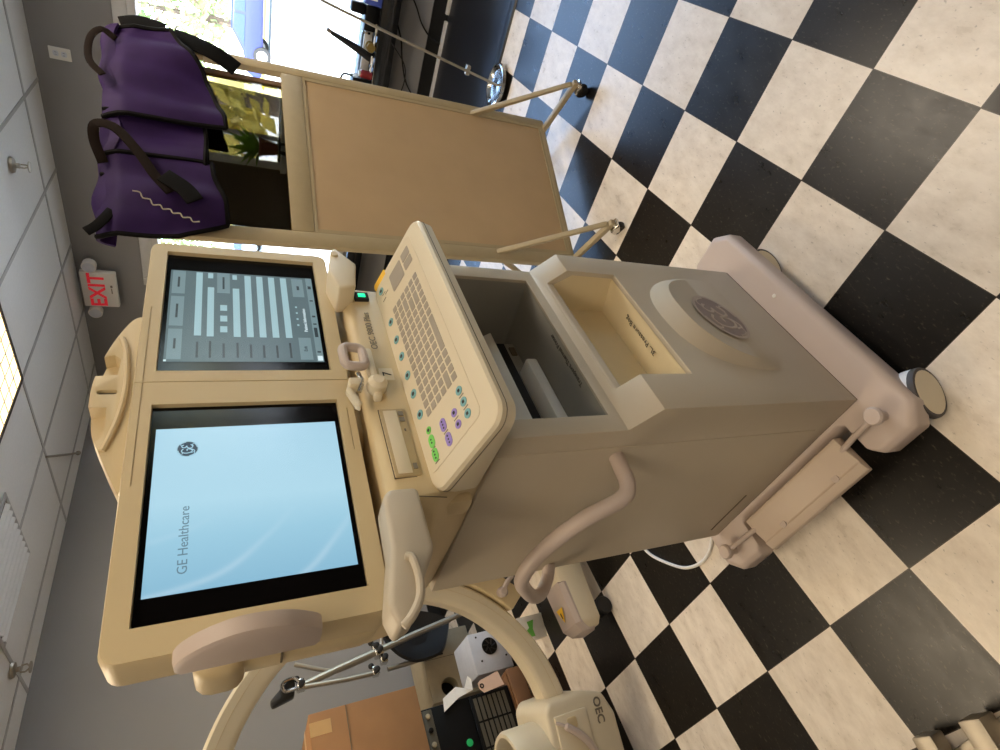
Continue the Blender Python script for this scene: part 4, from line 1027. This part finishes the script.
# ------------------------------------------------------------------ outside
m = MB().box(XW+.2, 60, -60, 60, -.25, -.15)
o = build('pavement', m, PAVE); o['kind'] = 'structure'; o['label'] = 'sunlit pale pavement outside the front window'; o['category'] = 'ground'
m = MB().box(-60, XL-.2, -60, 60, -.25, -.15).box(XL-.2, XW+.2, -60, YR-.2, -.25, -.15)
o = build('yard', m, PAVE); o['kind'] = 'structure'; o['label'] = 'pale ground behind the building'; o['category'] = 'ground'
tag(build('kerb', MB().box(29.0,29.25,-30,40,-.15,.02), CURB, bevel=.02), 'yellow painted kerb across the street outside', 'kerb')
def tree(loc, h, r, label, n=2600, group='trees outside', m_=LEAFO):
    t = thing('tree', label, 'tree', loc, 0, group)
    tr = MB().tube([(0,0,0),(.1,.05,h*.3),(-.05,.1,h*.6)], [.22,.16,.09], 8)
    for k in range(9):
        a = k*2.4; z0 = h*(.2+.05*k); tr.tube([(0,0,z0),(math.cos(a)*r*.4,math.sin(a)*r*.4,z0+h*.15),(math.cos(a)*r*.8,math.sin(a)*r*.8,z0+h*.22)], [.07,.045,.015], 5)
    build('trunk', tr, TRUNK, t)
    m = MB()
    for i in range(n):
        v_ = Vector((random.gauss(0,1),random.gauss(0,1),random.gauss(0,1))).normalized()*random.uniform(.35,1)**.5
        c = Vector((v_.x*r, v_.y*r, h*.62+v_.z*h*.45)); q = Vector((random.gauss(0,1),random.gauss(0,1),random.gauss(0,1))).normalized(); u = q.orthogonal().normalized(); s_ = random.uniform(.12,.26)
        w_ = q.cross(u); m.poly([c+u*s_, c+w_*s_*.6, c-u*s_, c-w_*s_*.6])
    build('foliage', m, m_, t, recalc=False)
tree((33,6.6,-.15), 8.0, 3.6, 'green street tree outside the window, nearest the apron')
tree((34.0,14.5,-.15), 8.5, 3.6, 'green street tree outside, seen between barrier and screens')
tree((34,-.5,-.15), 9.5, 3.3, 'green street tree outside at the upper photo edge')
tree((35,22.5,-.15), 9.0, 3.6, 'green street tree outside far beyond the workstation')
def car(loc, rz, label, paint):
    t = thing('car', label, 'car', loc, rz, 'cars parked outside')
    pr = [(-2.1,.30),(-2.12,.62),(-1.95,.82),(-1.35,.92),(-.75,1.36),(.55,1.42),(1.25,1.0),(2.0,.86),(2.15,.62),(2.12,.30)]
    build('body', MB().prism(pr, 'y', -.85, .85), paint, t, bevel=.09, seg=3)
    w_ = MB()
    for y in (-.86,.86):
        w_.prism([(-1.15,.95),(-.70,1.30),(-.1,1.33),(-.1,.95)], 'y', y-.008, y+.008).prism([(0,.95),(0,1.33),(.5,1.34),(1.05,.97)], 'y', y-.008, y+.008)
    build('windows', w_, CARG, t)
    for x in (-1.3,1.3):
        for y in (-.8,.8):
            w = build('wheel', MB().lathe([(.2,-.09),(.31,-.09),(.33,-.06),(.33,.06),(.31,.09),(.2,.09)], (x,y,.33), 'y', 24), BLACK, t)
            build('hub', MB().lathe([(.2,-.1),(.2,.1)], (x,y,.33), 'y', 16), WHBOX, w)
car((26.0,4.6,-.15), PI/2, 'blue car parked outside across the window near the top photo edge', CARB)
car((27.0,14.6,-.15), PI/2, 'pale blue car parked outside, glimpsed between barrier and screens', PM('pale_blue_car_paint', (150,180,214), .25, coat=.6))
# tree behind the building for the rear window
tree((4.0,-9.5,-.15), 5.0, 2.6, 'yellow green tree outside the window behind the camera', 1800, None, PM('yellow_leaf', (168,150,60), .6, nscale=3, namt=.2))

# ------------------------------------------------------------------ light
w = bpy.data.worlds.new('sky'); SC.world = w; w.use_nodes = True
nt = w.node_tree; bg = nt.nodes['Background']
sky = nt.nodes.new('ShaderNodeTexSky'); sky.sky_type = 'NISHITA'; sky.sun_disc = False; sky.sun_elevation = math.radians(52); sky.sun_rotation = math.radians(-90); sky.air_density = 1.; sky.dust_density = 1.5
nt.links.new(sky.outputs[0], bg.inputs['Color']); bg.inputs['Strength'].default_value = 2.1
s = bpy.data.lights.new('sun', 'SUN'); s.energy = 24; s.angle = .01; s.color = (1,.95,.86)
so = bpy.data.objects.new('sun', s); COL.objects.link(so)
so.rotation_euler = Vector((.62,.10,-.80)).to_track_quat('-Z', 'Y').to_euler()
pl_ = area('window_portal', (XW+.15, (WY0+WY1)/2, (WZ0+WZ1)/2), WY1-WY0, WZ1-WZ0, 1, (1,1,1), (0, PI/2, 0))
pl_.data.size = WZ1-WZ0; pl_.data.size_y = WY1-WY0; pl_.data.cycles.is_portal = True

# ------------------------------------------------------------------ camera
cd = bpy.data.cameras.new('camera'); cam = bpy.data.objects.new('camera', cd); COL.objects.link(cam)
cd.sensor_fit = 'HORIZONTAL'; cd.sensor_width = 36; cd.lens = 36*544.861/1000; cd.clip_start = .02; cd.clip_end = 200
Rm = ((0.66295606,-0.74859922,-0.00940644),(-0.34065968,-0.29045072,-0.89419761),(0.66666352,0.59601811,-0.44757363))
right = Vector(Rm[1]); up = Vector(Rm[0]); back = right.cross(up)
cam.matrix_world = Matrix(((right.x,up.x,back.x,-0.838262),(right.y,up.y,back.y,-0.271286),(right.z,up.z,back.z,1.527007),(0,0,0,1)))
SC.camera = cam
vs = SC.view_settings; vs.view_transform = 'Standard'; vs.look = 'None'; vs.gamma = 1; vs.use_curve_mapping = False; vs.exposure = 0.1
